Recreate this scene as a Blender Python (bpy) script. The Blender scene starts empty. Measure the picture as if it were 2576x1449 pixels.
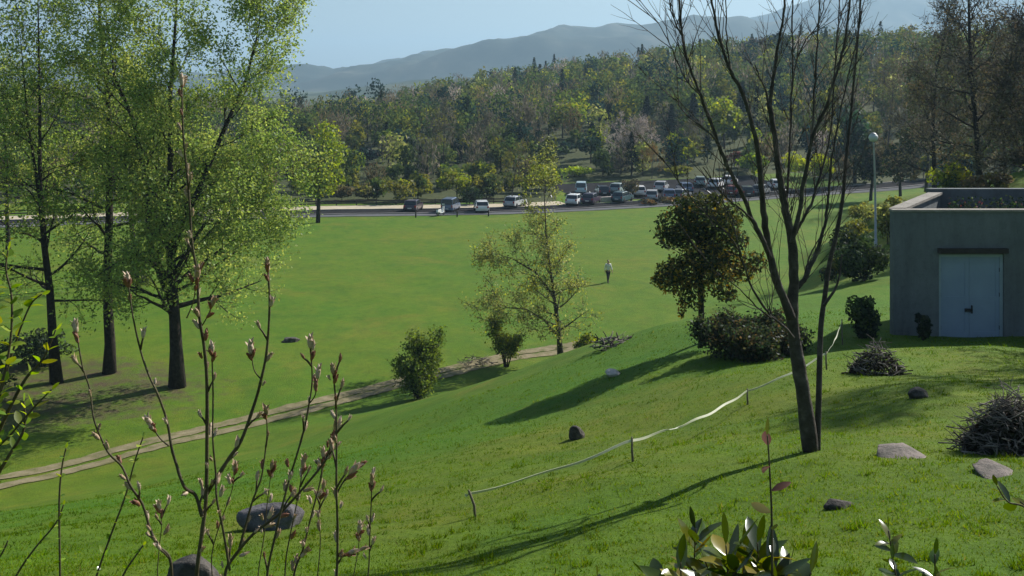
import bpy, math, random
import numpy as np
from mathutils import Vector, Matrix

# ------------------------------------------------------------------ basics
SC = bpy.context.scene
COL = SC.collection
F = 2474.0            # focal length in units of the sketch grid (2576 wide)
CU, CV = 1288.0, 210.0  # horizon centre in that grid
CAMZ = 15.0
R = math.radians


def P(u, v, d):
    """point seen in direction (u, v) at distance d along +Y"""
    return np.array([(u - CU) / F * d, d, CAMZ - (v - CV) / F * d])


def tag(o, label=None, cat=None, group=None, kind=None):
    if label:
        o['label'] = label
    if cat:
        o['category'] = cat
    if group:
        o['group'] = group
    if kind:
        o['kind'] = kind
    return o


def empty(name, loc, label=None, cat=None, group=None, rz=0.0, scale=1.0):
    o = bpy.data.objects.new(name, None)
    COL.objects.link(o)
    o.location = [float(c) for c in loc]
    o.rotation_euler = (0, 0, rz)
    o.scale = (scale,) * 3
    o.empty_display_size = 0.2
    return tag(o, label, cat, group)


def dup(root, loc, rz=None, scale=None, label=None, group=None):
    r = root.copy()
    COL.objects.link(r)
    r.location = [float(c) for c in loc]
    if rz is not None:
        r.rotation_euler = (0, 0, rz)
    if scale is not None:
        r.scale = scale if hasattr(scale, '__len__') else (scale,) * 3
    if label:
        r['label'] = label
    if group:
        r['group'] = group
    for ch in list(root.children):
        c = ch.copy()
        COL.objects.link(c)
        c.parent = r
        for g in list(ch.children):
            e = g.copy()
            COL.objects.link(e)
            e.parent = c
    return r


class MB:
    """collects vertices / faces (and a per-vertex tint) and links them as one mesh"""

    def __init__(self):
        self.v, self.q, self.t, self.c, self.n = [], [], [], [], 0
        self.poly = []
        self.has_c = False

    def add(self, verts, quads=None, tris=None, col=None):
        verts = np.asarray(verts, dtype=np.float64).reshape(-1, 3)
        if quads is not None and len(quads):
            self.q.append(np.asarray(quads, dtype=np.int64) + self.n)
        if tris is not None and len(tris):
            self.t.append(np.asarray(tris, dtype=np.int64) + self.n)
        if col is not None:
            self.has_c = True
            col = np.asarray(col, dtype=np.float64)
            if col.ndim == 1:
                col = np.tile(col[:3], (len(verts), 1))
        else:
            col = np.ones((len(verts), 3)) * 0.5
        self.c.append(col[:, :3])
        self.v.append(verts)
        self.n += len(verts)

    def box(self, lo, hi, m=None):
        x0, y0, z0 = lo
        x1, y1, z1 = hi
        v = np.array([[x0, y0, z0], [x1, y0, z0], [x1, y1, z0], [x0, y1, z0],
                      [x0, y0, z1], [x1, y0, z1], [x1, y1, z1], [x0, y1, z1]], float)
        if m is not None:
            v = v @ np.array(m)[:3, :3].T + np.array(m)[:3, 3]
        self.add(v, [[0, 3, 2, 1], [4, 5, 6, 7], [0, 1, 5, 4], [1, 2, 6, 5], [2, 3, 7, 6], [3, 0, 4, 7]])

    def tube(self, pts, rad, sides=6, cap=True, col=None):
        pts = np.asarray(pts, float)
        n = len(pts)
        rad = np.broadcast_to(np.asarray(rad, float), (n,))
        tan = np.gradient(pts, axis=0)
        tan /= np.linalg.norm(tan, axis=1)[:, None] + 1e-12
        ref = np.array([0.0, 0, 1]) if abs(tan[0][2]) < 0.9 else np.array([1.0, 0, 0])
        b = np.cross(tan, ref)
        b /= np.linalg.norm(b, axis=1)[:, None] + 1e-12
        for i in range(1, n):
            if np.dot(b[i], b[i - 1]) < 0:
                b[i] = -b[i]
        c = np.cross(tan, b)
        a = np.linspace(0, 2 * np.pi, sides, endpoint=False)
        ring = (b[:, None, :] * np.cos(a)[None, :, None] + c[:, None, :] * np.sin(a)[None, :, None]) * rad[:, None, None]
        v = (pts[:, None, :] + ring).reshape(-1, 3)
        i = np.arange(n - 1)[:, None] * sides
        j = np.arange(sides)[None, :]
        k = (j + 1) % sides
        q = np.stack([i + j, i + k, i + sides + k, i + sides + j], -1).reshape(-1, 4)
        tr = None
        if cap:
            v = np.vstack([v, pts[-1] + tan[-1] * rad[-1] * 0.3, pts[0]])
            e = (n - 1) * sides
            jj = np.arange(sides)
            tr = np.vstack([np.stack([e + jj, e + (jj + 1) % sides, np.full(sides, n * sides)], -1),
                            np.stack([(jj + 1) % sides, jj, np.full(sides, n * sides + 1)], -1)])
        self.add(v, q, tr, col)

    def prism(self, poly, y0, y1, axis='y', inset=0.0):
        """extrude a polygon given in (x, z) along y"""
        n = len(poly)
        poly = np.asarray(poly, float)
        cz = poly.mean(0)
        a = np.column_stack([poly[:, 0], np.full(n, y0), poly[:, 1]])
        b = np.column_stack([poly[:, 0], np.full(n, y1), poly[:, 1]])
        base = self.n
        self.add(np.vstack([a, b]), [[i, (i + 1) % n, n + (i + 1) % n, n + i] for i in range(n)])
        self.poly.append(list(base + np.arange(n)[::-1]))
        self.poly.append(list(base + n + np.arange(n)))

    def build(self, name, mat, parent=None, smooth=True):
        me = bpy.data.meshes.new(name)
        v = np.vstack(self.v)
        loops, starts = [], []
        s = 0
        for arr, k in ((self.q, 4), (self.t, 3)):
            if arr:
                f = np.vstack(arr)
                loops.append(f.ravel())
                starts.append(s + np.arange(len(f)) * k)
                s += len(f) * k
        for p in self.poly:
            loops.append(np.array(p))
            starts.append(np.array([s]))
            s += len(p)
        loops = np.concatenate(loops)
        starts = np.concatenate(starts)
        me.vertices.add(len(v))
        me.vertices.foreach_set('co', v.astype(np.float32).ravel())
        me.loops.add(len(loops))
        me.loops.foreach_set('vertex_index', loops.astype(np.int32))
        me.polygons.add(len(starts))
        me.polygons.foreach_set('loop_start', starts.astype(np.int32))
        me.update(calc_edges=True)
        me.polygons.foreach_set('use_smooth', np.full(len(starts), smooth))
        if self.has_c:
            c = np.vstack(self.c)
            at = me.color_attributes.new('tint', 'FLOAT_COLOR', 'POINT')
            at.data.foreach_set('color', np.column_stack([c, np.ones(len(c))]).astype(np.float32).ravel())
        me.validate()
        o = bpy.data.objects.new(name, me)
        COL.objects.link(o)
        if mat is not None:
            me.materials.append(mat)
        if parent is not None:
            o.parent = parent
        return o


# ------------------------------------------------------------------ materials
def new_mat(name):
    m = bpy.data.materials.new(name)
    m.use_nodes = True
    nt = m.node_tree
    nt.nodes.clear()
    out = nt.nodes.new('ShaderNodeOutputMaterial')
    return m, nt, out


def N(nt, kind, **kw):
    n = nt.nodes.new(kind)
    for k, v in kw.items():
        setattr(n, k, v)
    return n


def ramp(nt, fac, stops):
    r = nt.nodes.new('ShaderNodeValToRGB')
    el = r.color_ramp.elements
    while len(el) < len(stops):
        el.new(0.5)
    for e, (p, c) in zip(el, stops):
        e.position = p
        e.color = (*c, 1) if len(c) == 3 else c
    nt.links.new(fac, r.inputs[0])
    return r.outputs[0]


def noise(nt, scale, detail=4, rough=0.55, vec=None, dist=0.0):
    n = nt.nodes.new('ShaderNodeTexNoise')
    n.inputs['Scale'].default_value = scale
    n.inputs['Detail'].default_value = detail
    n.inputs['Roughness'].default_value = rough
    n.inputs['Distortion'].default_value = dist
    if vec is not None:
        nt.links.new(vec, n.inputs['Vector'])
    return n.outputs['Fac']


def mixc(nt, fac, a, b, mode='MIX'):
    m = nt.nodes.new('ShaderNodeMix')
    m.data_type = 'RGBA'
    m.blend_type = mode
    for sock, val in ((m.inputs['Factor'], fac), (m.inputs['A'], a), (m.inputs['B'], b)):
        pass
    L = nt.links.new
    fi, ai, bi = m.inputs[0], m.inputs[6], m.inputs[7]
    for s, val in ((fi, fac), (ai, a), (bi, b)):
        if hasattr(val, 'links') or hasattr(val, 'is_linked'):
            L(val, s)
        elif isinstance(val, (int, float)):
            s.default_value = val
        else:
            s.default_value = (*val, 1)
    return m.outputs[2]


def surf_mat(name, stops, scale=3.0, rough=0.85, bump=0.0, bscale=20.0, spec=0.3, metal=0.0, coord='Object', detail=5, coat=0.0):
    m, nt, out = new_mat(name)
    L = nt.links.new
    tc = N(nt, 'ShaderNodeTexCoord')
    b = N(nt, 'ShaderNodeBsdfPrincipled')
    f = noise(nt, scale, detail, 0.6, tc.outputs[coord])
    L(ramp(nt, f, stops), b.inputs['Base Color'])
    b.inputs['Roughness'].default_value = rough
    b.inputs['Specular IOR Level'].default_value = spec
    b.inputs['Metallic'].default_value = metal
    b.inputs['Coat Weight'].default_value = coat
    if bump:
        bn = N(nt, 'ShaderNodeBump')
        bn.inputs['Strength'].default_value = bump
        bn.inputs['Distance'].default_value = 0.05
        L(noise(nt, bscale, 6, 0.65, tc.outputs[coord]), bn.inputs['Height'])
        L(bn.outputs[0], b.inputs['Normal'])
    L(b.outputs[0], out.inputs['Surface'])
    return m


def flat(c, d=0.25):
    return [(0.3, tuple(x * (1 - d) for x in c)), (0.7, tuple(x * (1 + d) for x in c))]


def foliage_mat(name, trans=0.45, gloss=0.06, var=0.35, rough=0.45):
    m, nt, out = new_mat(name)
    L = nt.links.new
    at = N(nt, 'ShaderNodeAttribute', attribute_name='tint')
    geo = N(nt, 'ShaderNodeNewGeometry')
    mr = N(nt, 'ShaderNodeMapRange')
    mr.inputs['To Min'].default_value = 1 - var
    mr.inputs['To Max'].default_value = 1 + var
    L(geo.outputs['Random Per Island'], mr.inputs['Value'])
    hs = N(nt, 'ShaderNodeHueSaturation')
    L(at.outputs['Color'], hs.inputs['Color'])
    L(mr.outputs[0], hs.inputs['Value'])
    mh = N(nt, 'ShaderNodeMapRange')
    mh.inputs['To Min'].default_value = 0.485
    mh.inputs['To Max'].default_value = 0.515
    ml = N(nt, 'ShaderNodeMath', operation='FRACT')
    mm = N(nt, 'ShaderNodeMath', operation='MULTIPLY')
    mm.inputs[1].default_value = 17.3
    L(geo.outputs['Random Per Island'], mm.inputs[0])
    L(mm.outputs[0], ml.inputs[0])
    L(ml.outputs[0], mh.inputs['Value'])
    L(mh.outputs[0], hs.inputs['Hue'])
    d = N(nt, 'ShaderNodeBsdfDiffuse')
    t = N(nt, 'ShaderNodeBsdfTranslucent')
    L(hs.outputs[0], d.inputs[0])
    g2 = N(nt, 'ShaderNodeHueSaturation')
    g2.inputs['Saturation'].default_value = 1.12
    g2.inputs['Hue'].default_value = 0.485
    g2.inputs['Value'].default_value = 1.15
    L(hs.outputs[0], g2.inputs['Color'])
    L(g2.outputs[0], t.inputs[0])
    mx = N(nt, 'ShaderNodeMixShader')
    mx.inputs[0].default_value = trans
    L(d.outputs[0], mx.inputs[1])
    L(t.outputs[0], mx.inputs[2])
    g = N(nt, 'ShaderNodeBsdfGlossy')
    g.inputs['Roughness'].default_value = rough
    g.inputs['Color'].default_value = (0.9, 0.95, 1, 1)
    m2 = N(nt, 'ShaderNodeMixShader')
    m2.inputs[0].default_value = gloss
    L(mx.outputs[0], m2.inputs[1])
    L(g.outputs[0], m2.inputs[2])
    L(m2.outputs[0], out.inputs['Surface'])
    return m


M = {}
M['leaf'] = foliage_mat('leaf_young', 0.58, 0.015, 0.35, 0.5)
M['leaf_dense'] = foliage_mat('leaf_dense', 0.3, 0.012, 0.4, 0.6)
M['leaf_gloss'] = foliage_mat('leaf_glossy', 0.42, 0.05, 0.4, 0.22)
M['leaf_far'] = foliage_mat('leaf_far', 0.42, 0.0, 0.22)
M['twig'] = foliage_mat('twig_haze', 0.0, 0.02, 0.35)
M['blade'] = foliage_mat('grass_blade', 0.42, 0.0, 0.3)
M['bark'] = surf_mat('bark', [(0.25, (0.012, 0.010, 0.008)), (0.6, (0.04, 0.034, 0.027)), (0.8, (0.075, 0.066, 0.054))], 6, 0.95, 0.8, 14, 0.15)
M['bark_grey'] = surf_mat('bark_grey', [(0.25, (0.024, 0.020, 0.017)), (0.55, (0.066, 0.058, 0.050)), (0.8, (0.15, 0.135, 0.12))], 7, 0.9, 0.7, 16, 0.2)
M['bark_pale'] = surf_mat('bark_pale', [(0.25, (0.12, 0.105, 0.09)), (0.75, (0.30, 0.27, 0.24))], 9, 0.9, 0.5, 20, 0.2)
M['stem'] = surf_mat('shoot_bark', [(0.25, (0.030, 0.024, 0.012)), (0.75, (0.11, 0.09, 0.042))], 9, 0.7, 0.3, 60, 0.3)
M['bud'] = surf_mat('bud_scales', [(0.25, (0.15, 0.09, 0.04)), (0.5, (0.34, 0.23, 0.13)), (0.75, (0.52, 0.41, 0.27))], 30, 0.5, 0.3, 90, 0.5)
M['rock'] = surf_mat('rock', [(0.3, (0.06, 0.056, 0.062)), (0.55, (0.12, 0.115, 0.125)), (0.75, (0.20, 0.19, 0.195))], 5, 0.9, 0.9, 12, 0.3)
M['rock_dark'] = surf_mat('rock_dark', [(0.3, (0.03, 0.03, 0.03)), (0.55, (0.09, 0.08, 0.07)), (0.75, (0.22, 0.19, 0.17))], 6, 0.9, 0.9, 14, 0.3)
M['slab'] = surf_mat('slab_stone', [(0.3, (0.08, 0.08, 0.065)), (0.5, (0.15, 0.130, 0.115)), (0.72, (0.24, 0.20, 0.18))], 4, 0.9, 0.7, 18, 0.3)
M['white_stone'] = surf_mat('pale_stone', flat((0.55, 0.5, 0.44)), 8, 0.9, 0.5, 20)
M['concrete'] = surf_mat('concrete_wall', [(0.25, (0.075, 0.085, 0.085)), (0.55, (0.105, 0.118, 0.12)), (0.8, (0.14, 0.15, 0.15))], 0.9, 0.92, 0.35, 25, 0.25)
M['coping'] = surf_mat('coping_concrete', flat((0.24, 0.225, 0.20)), 2.5, 0.9, 0.5, 25)
M['roof_felt'] = surf_mat('roof_felt', [(0.3, (0.02, 0.02, 0.022)), (0.7, (0.07, 0.065, 0.06))], 2.0, 0.95, 0.5, 20)
M['shed_door'] = surf_mat('door_paint', [(0.3, (0.235, 0.31, 0.42)), (0.7, (0.28, 0.36, 0.47))], 1.5, 0.55, 0.1, 15, 0.4)
M['door_frame'] = surf_mat('frame_paint', flat((0.34, 0.42, 0.47), 0.1), 2, 0.5)
M['dark_metal'] = surf_mat('dark_metal', flat((0.03, 0.033, 0.04)), 5, 0.5, metal=0.3)
M['galv'] = surf_mat('galvanised', flat((0.32, 0.34, 0.35), 0.15), 6, 0.45, metal=0.6)
M['lamp_white'] = surf_mat('lamp_cover', flat((0.55, 0.58, 0.58), 0.05), 3, 0.5)
M['tape'] = surf_mat('tape', flat((0.55, 0.57, 0.44), 0.1), 3, 0.5)
M['post_wood'] = surf_mat('post_wood', flat((0.16, 0.14, 0.10)), 12, 0.9, 0.4, 40)
M['wood_dark'] = surf_mat('weathered_timber', flat((0.045, 0.038, 0.032)), 6, 0.9, 0.4, 30)
M['asphalt'] = surf_mat('asphalt', flat((0.026, 0.026, 0.028), 0.3), 1.2, 1.0, 0.2, 60, 0.02)
M['pavement'] = surf_mat('pavement', flat((0.115, 0.12, 0.125), 0.15), 0.8, 1.0, 0.2, 40, 0.05)
M['kerb'] = surf_mat('kerb', flat((0.17, 0.165, 0.16), 0.12), 2, 0.9, 0.2, 40)
M['verge'] = surf_mat('verge_dirt', [(0.3, (0.34, 0.29, 0.20)), (0.7, (0.50, 0.44, 0.33))], 0.9, 0.95, 0.4, 8)
M['white_paint'] = surf_mat('road_paint', flat((0.7, 0.7, 0.68), 0.1), 5, 0.7)
M['lotwall'] = surf_mat('kerb_wall', flat((0.62, 0.54, 0.50), 0.12), 2, 0.9, 0.3, 20)
M['glass'] = surf_mat('car_glass', flat((0.02, 0.028, 0.035), 0.1), 2, 0.08, spec=0.7)
M['tyre'] = surf_mat('tyre', flat((0.015, 0.015, 0.016), 0.2), 8, 0.85)
M['rim'] = surf_mat('rim', flat((0.45, 0.46, 0.47), 0.1), 6, 0.35, metal=0.8)
M['lamp_glass'] = surf_mat('headlight_glass', flat((0.6, 0.62, 0.62), 0.05), 6, 0.1, spec=0.8)
M['tail_red'] = surf_mat('tail_light', flat((0.30, 0.015, 0.012), 0.1), 6, 0.2)
M['plate'] = surf_mat('number_plate', flat((0.7, 0.7, 0.68), 0.05), 6, 0.5)
M['skin'] = surf_mat('skin', flat((0.42, 0.26, 0.19), 0.06), 20, 0.6)
M['shirt'] = surf_mat('shirt_cloth', flat((0.80, 0.80, 0.78), 0.04), 12, 0.9, 0.2, 30)
M['trouser'] = surf_mat('trouser_cloth', flat((0.022, 0.026, 0.036), 0.2), 12, 0.9, 0.2, 30)
M['hair'] = surf_mat('hair', flat((0.02, 0.014, 0.010), 0.2), 40, 0.6)
M['shoe'] = surf_mat('shoe', flat((0.02, 0.02, 0.02), 0.2), 12, 0.6)


def paint(name, c):
    return surf_mat(name, flat(c, 0.06), 2, 0.3, coat=0.6, spec=0.5)


def concrete_mat():
    m, nt, out = new_mat('concrete_wall')
    L = nt.links.new
    tc = N(nt, 'ShaderNodeTexCoord')
    mp = N(nt, 'ShaderNodeMapping')
    mp.inputs['Scale'].default_value = (1.7, 1.7, 0.30)
    L(tc.outputs['Object'], mp.inputs[0])
    b = N(nt, 'ShaderNodeBsdfPrincipled')
    base = ramp(nt, noise(nt, 0.9, 6, 0.65, tc.outputs['Object']), [(0.25, (0.125, 0.140, 0.150)), (0.55, (0.165, 0.184, 0.196)), (0.8, (0.205, 0.222, 0.232))])
    run = ramp(nt, noise(nt, 1.0, 5, 0.7, mp.outputs[0], 0.3), [(0.38, (0.55, 0.56, 0.54)), (0.55, (1, 1, 1)), (0.75, (1.2, 1.2, 1.18))])
    spot = ramp(nt, noise(nt, 7.0, 4, 0.7, tc.outputs['Object']), [(0.3, (0.75, 0.76, 0.74)), (0.5, (1, 1, 1))])
    c = mixc(nt, 0.42, base, run, 'MULTIPLY')
    c = mixc(nt, 0.7, c, spot, 'MULTIPLY')
    L(c, b.inputs['Base Color'])
    b.inputs['Roughness'].default_value = 0.95
    b.inputs['Specular IOR Level'].default_value = 0.2
    bn = N(nt, 'ShaderNodeBump')
    bn.inputs['Strength'].default_value = 0.4
    bn.inputs['Distance'].default_value = 0.03
    L(noise(nt, 22, 6, 0.7, tc.outputs['Object']), bn.inputs['Height'])
    L(bn.outputs[0], b.inputs['Normal'])
    L(b.outputs[0], out.inputs['Surface'])
    return m


M['concrete'] = concrete_mat()

# ------------------------------------------------------------------ terrain
A_uvd = [
    # u, v, distance
    (-500, 1449, 10.5), (-500, 1360, 20), (-500, 1380, 27),
    (0, 1449, 9.5), (0, 1330, 17), (0, 1292, 24), (0, 1300, 30),
    (320, 1449, 9.0), (320, 1300, 15.5), (320, 1236, 23.5), (320, 1222, 32),
    (640, 1449, 8.5), (640, 1300, 13), (640, 1202, 21.5), (640, 1150, 35),
    (1000, 1449, 8), (1000, 1300, 12), (1000, 1200, 17.5), (1000, 1100, 26), (1000, 1020, 42),
    (1288, 1449, 7.5), (1288, 1280, 11), (1288, 1200, 14), (1288, 1110, 18.5), (1288, 1000, 26.5), (1288, 935, 35),
    (1600, 1449, 7), (1600, 1250, 11), (1600, 1100, 17), (1600, 1000, 21.5), (1600, 900, 27), (1600, 838, 32),
    (1765, 1449, 6.8), (1765, 1190, 11.2), (1765, 1000, 18.8), (1765, 860, 26), (1765, 805, 30.5),
    (2040, 1449, 6.5), (2040, 1132, 11), (2040, 950, 18), (2040, 850, 24.5), (2040, 770, 32),
    (2300, 1449, 6.3), (2300, 1150, 10.5), (2300, 950, 18), (2300, 858, 24.5), (2300, 700, 36),
    (2576, 1449, 6.2), (2576, 1150, 10.5), (2576, 960, 17.5), (2576, 858, 24.5), (2576, 700, 36),
    (3000, 1449, 6.2), (3000, 1000, 14), (3000, 820, 26), (3000, 560, 45),
    (2190, 700, 38), (2190, 640, 50), (2190, 600, 62), (2190, 560, 78), (2190, 515, 108),
    (2260, 560, 52), (2400, 500, 55), (2576, 430, 55), (2900, 380, 60),
    (2300, 520, 80), (2576, 440, 90), (2900, 380, 95), (2400, 480, 120), (2700, 420, 130),
]
anc = [P(*a) for a in A_uvd]
anc += [np.array(a, float) for a in [
    (-8, 0, 13.3), (0, 0, 13.4), (8, 0, 13.5), (-20, -15, 13), (20, -15, 14), (0, -40, 15), (40, -40, 16), (-60, -40, 12),
    (-25, 12, 8), (-40, 20, 1), (-60, 10, 3), (20, 5, 12.6), (40, 15, 12),
    (-30, 45, -3), (-10, 60, -4), (-60, 60, -4), (3, 57, -3), (8, 62, -3), (15, 66, -3.0), (21, 68, -2),
    (26, 75, -2), (33, 100, -2.5), (40, 128, -2.5), (0, 90, -5), (-40, 110, -5), (20, 130, -4), (-90, 90, -5), (-100, 30, -3)]]
anc = np.array(anc)
C2 = 9.0


def _kern(a, b):
    d = a[:, None, :] - b[None, :, :]
    return np.sqrt((d ** 2).sum(-1) + C2)


_K = _kern(anc[:, :2], anc[:, :2])
_n = len(anc)
_A = np.zeros((_n + 1, _n + 1))
_A[:_n, :_n] = _K - np.eye(_n) * 0.25
_A[:_n, _n] = 1
_A[_n, :_n] = 1
_w = np.linalg.solve(_A, np.append(anc[:, 2], 0))

# wooded hill behind the road
hill_pts = []
for u, vt, d, th in [(-600, 230, 260, 8), (300, 240, 260, 8), (800, 278, 260, 8), (950, 250, 290, 8), (1100, 225, 320, 8), (1260, 192, 350, 9), (1450, 152, 390, 10),
                     (1640, 160, 400, 10), (1780, 125, 380, 10), (1970, 84, 360, 11), (2250, 74, 300, 11), (2576, 60, 240, 11), (3000, 40, 220, 11), (3600, 30, 210, 11)]:
    q = P(u, vt, d)
    q[2] = max(q[2] - th + 3.0, 0)
    hill_pts.append(q)
    b = P(u, 0, d * 1.7)
    hill_pts.append(np.array([b[0], b[1], q[2] * 0.25]))
for u in range(-600, 3700, 300):
    q = P(u, 0, 136 if u < 2100 else 130)
    hill_pts.append(np.array([q[0], q[1], 0.0]))
    q = P(u, 0, 90)
    hill_pts.append(np.array([q[0], q[1], -2.0]))
    q = P(u, 0, 900)
    hill_pts.append(np.array([q[0], q[1], -3.0]))
hill_pts = np.array(hill_pts)
_hn = len(hill_pts)


def _kern2(a, b):
    d = a[:, None, :] - b[None, :, :]
    return np.sqrt((d ** 2).sum(-1) + 400.0)


_B = np.zeros((_hn + 1, _hn + 1))
_B[:_hn, :_hn] = _kern2(hill_pts[:, :2], hill_pts[:, :2]) - np.eye(_hn) * 2
_B[:_hn, _hn] = 1
_B[_hn, :_hn] = 1
_w2 = np.linalg.solve(_B, np.append(hill_pts[:, 2], 0))


def smax(a, b, k):
    h = np.clip(0.5 + 0.5 * (a - b) / k, 0, 1)
    return b * (1 - h) + a * h + k * h * (1 - h)


def bumps(x, y):
    z = 0.0
    for kx, ky, ph, am in ((0.9, 0.5, 0.3, 0.035), (-0.55, 1.1, 1.7, 0.035), (2.1, -1.3, 0.9, 0.014), (1.4, 2.6, 2.2, 0.012), (3.7, 3.1, 0.1, 0.006), (-4.3, 2.7, 1.1, 0.006)):
        z = z + am * np.sin(kx * x + ky * y + ph + 0.7 * np.sin(0.37 * ky * x - 0.41 * kx * y))
    return z


def hgt(x, y):
    x = np.atleast_1d(np.asarray(x, float))
    y = np.atleast_1d(np.asarray(y, float))
    p = np.column_stack([x.ravel(), y.ravel()])
    out = np.zeros(len(p))
    for s in range(0, len(p), 20000):
        q = p[s:s + 20000]
        near = _kern(q, anc[:, :2]) @ _w[:_n] + _w[_n]
        r = np.hypot(q[:, 0], q[:, 1])
        fade = np.clip((r - 150) / 150, 0, 1)
        near = near * (1 - fade) + (-6) * fade
        far = _kern2(q, hill_pts[:, :2]) @ _w2[:_hn] + _w2[_hn]
        ff = np.clip((r - 700) / 300, 0, 1)
        far = far * (1 - ff) + (-5) * ff
        far = np.where(q[:, 1] < 100, -5, far)
        z = smax(near, np.zeros(len(q)), 1.0)
        z = smax(z, np.maximum(far, -5), 1.0)
        # the field is gently uneven, the slope more so
        z = z + bumps(q[:, 0], q[:, 1]) * np.clip(1.2 - r / 120, 0.0, 1) + 0.10 * np.sin(q[:, 0] * 0.11 + 0.6) * np.sin(q[:, 1] * 0.09) * np.clip((140 - r) / 60, 0, 1)
        out[s:s + 20000] = z
    return out.reshape(x.shape)


def h1(x, y):
    return float(hgt(x, y)[0])


def ground(u, v, dmin=4.0, dmax=600.0):
    """where the view ray (u, v) meets the ground"""
    d = np.exp(np.linspace(math.log(dmin), math.log(dmax), 900))
    x = (u - CU) / F * d
    z = CAMZ - (v - CV) / F * d
    g = hgt(x, d)
    k = np.where(g >= z)[0]
    if len(k) == 0:
        return np.array([x[-1], d[-1], g[-1]])
    k = max(k[0], 1)
    a, b = d[k - 1], d[k]
    for _ in range(25):
        m = 0.5 * (a + b)
        if h1((u - CU) / F * m, m) >= CAMZ - (v - CV) / F * m:
            b = m
        else:
            a = m
    return np.array([(u - CU) / F * b, b, h1((u - CU) / F * b, b)])


def on(u, d):
    x = (u - CU) / F * d
    return np.array([x, d, h1(x, d)])
# ------------------------------------------------------------------ ground sheet
def ground_mat():
    m, nt, out = new_mat('meadow_grass')
    L = nt.links.new
    tc = N(nt, 'ShaderNodeTexCoord')
    b = N(nt, 'ShaderNodeBsdfPrincipled')
    big = noise(nt, 0.07, 4, 0.6, tc.outputs['Object'])
    mid = noise(nt, 0.55, 5, 0.65, tc.outputs['Object'], 0.4)
    fine = noise(nt, 9.0, 6, 0.75, tc.outputs['Object'])
    c1 = ramp(nt, big, [(0.33, (0.052, 0.132, 0.006)), (0.5, (0.080, 0.142, 0.007)), (0.66, (0.122, 0.146, 0.011))])
    c2 = ramp(nt, mid, [(0.3, (0.048, 0.125, 0.005)), (0.5, (0.078, 0.145, 0.007)), (0.7, (0.122, 0.155, 0.013)), (0.82, (0.165, 0.140, 0.030))])
    c = mixc(nt, 0.55, c1, c2)
    dry = noise(nt, 0.16, 6, 0.7, tc.outputs['Object'], 0.8)
    c = mixc(nt, ramp(nt, dry, [(0.54, (0, 0, 0)), (0.74, (0.6, 0.6, 0.6))]), c, (0.165, 0.140, 0.022))
    dk = noise(nt, 0.28, 5, 0.65, tc.outputs['Object'], 0.5)
    c = mixc(nt, ramp(nt, dk, [(0.50, (0, 0, 0)), (0.75, (0.7, 0.7, 0.7))]), c, (0.035, 0.105, 0.006))
    f = ramp(nt, fine, [(0.25, (0.45, 0.47, 0.42)), (0.5, (0.98, 0.98, 0.98)), (0.78, (1.5, 1.45, 1.35))])
    c = mixc(nt, 0.5, c, f, 'MULTIPLY')
    md2 = ramp(nt, noise(nt, 1.6, 6, 0.75, tc.outputs['Object'], 0.6), [(0.3, (0.78, 0.80, 0.78)), (0.5, (1.03, 1.03, 1.03)), (0.72, (1.28, 1.24, 1.2))])
    c = mixc(nt, 0.8, c, md2, 'MULTIPLY')
    at = N(nt, 'ShaderNodeAttribute', attribute_name='tint')
    sp = N(nt, 'ShaderNodeSeparateColor')
    L(at.outputs['Color'], sp.inputs[0])
    # brown soil doubling as painted poplar shade (r), forest floor (g), lusher grass (b)
    n3 = noise(nt, 1.1, 6, 0.7, tc.outputs['Object'])

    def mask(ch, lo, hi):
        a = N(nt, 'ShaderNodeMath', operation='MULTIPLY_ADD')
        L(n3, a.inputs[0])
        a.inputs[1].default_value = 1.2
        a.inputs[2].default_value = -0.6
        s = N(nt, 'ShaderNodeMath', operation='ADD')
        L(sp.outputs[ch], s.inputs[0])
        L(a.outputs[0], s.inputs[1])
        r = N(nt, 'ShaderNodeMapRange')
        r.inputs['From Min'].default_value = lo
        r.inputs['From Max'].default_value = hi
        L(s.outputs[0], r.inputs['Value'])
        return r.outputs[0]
    soil_shade = ramp(nt, fine, [(0.3, (0.05, 0.036, 0.022)), (0.6, (0.10, 0.078, 0.045)), (0.8, (0.15, 0.125, 0.08))])
    floor = ramp(nt, mid, [(0.3, (0.035, 0.050, 0.016)), (0.6, (0.06, 0.07, 0.025)), (0.8, (0.09, 0.085, 0.04))])
    lush = ramp(nt, mid, [(0.3, (0.038, 0.125, 0.006)), (0.7, (0.068, 0.155, 0.008))])
    lush = mixc(nt, 0.75, lush, f, 'MULTIPLY')
    c = mixc(nt, mask(2, 0.35, 0.85), c, lush)
    c = mixc(nt, mask(0, 0.4, 0.75), c, soil_shade)
    c = mixc(nt, mask(1, 0.4, 0.6), c, floor)
    L(c, b.inputs['Base Color'])
    b.inputs['Roughness'].default_value = 0.9
    b.inputs['Specular IOR Level'].default_value = 0.15
    bn = N(nt, 'ShaderNodeBump')
    bn.inputs['Strength'].default_value = 0.8
    bn.inputs['Distance'].default_value = 0.06
    L(noise(nt, 14.0, 6, 0.75, tc.outputs['Object']), bn.inputs['Height'])
    L(bn.outputs[0], b.inputs['Normal'])
    L(b.outputs[0], out.inputs['Surface'])
    return m


T0 = ground(300, 1000)      # soil patch that also paints in the tall trees' shade


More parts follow.
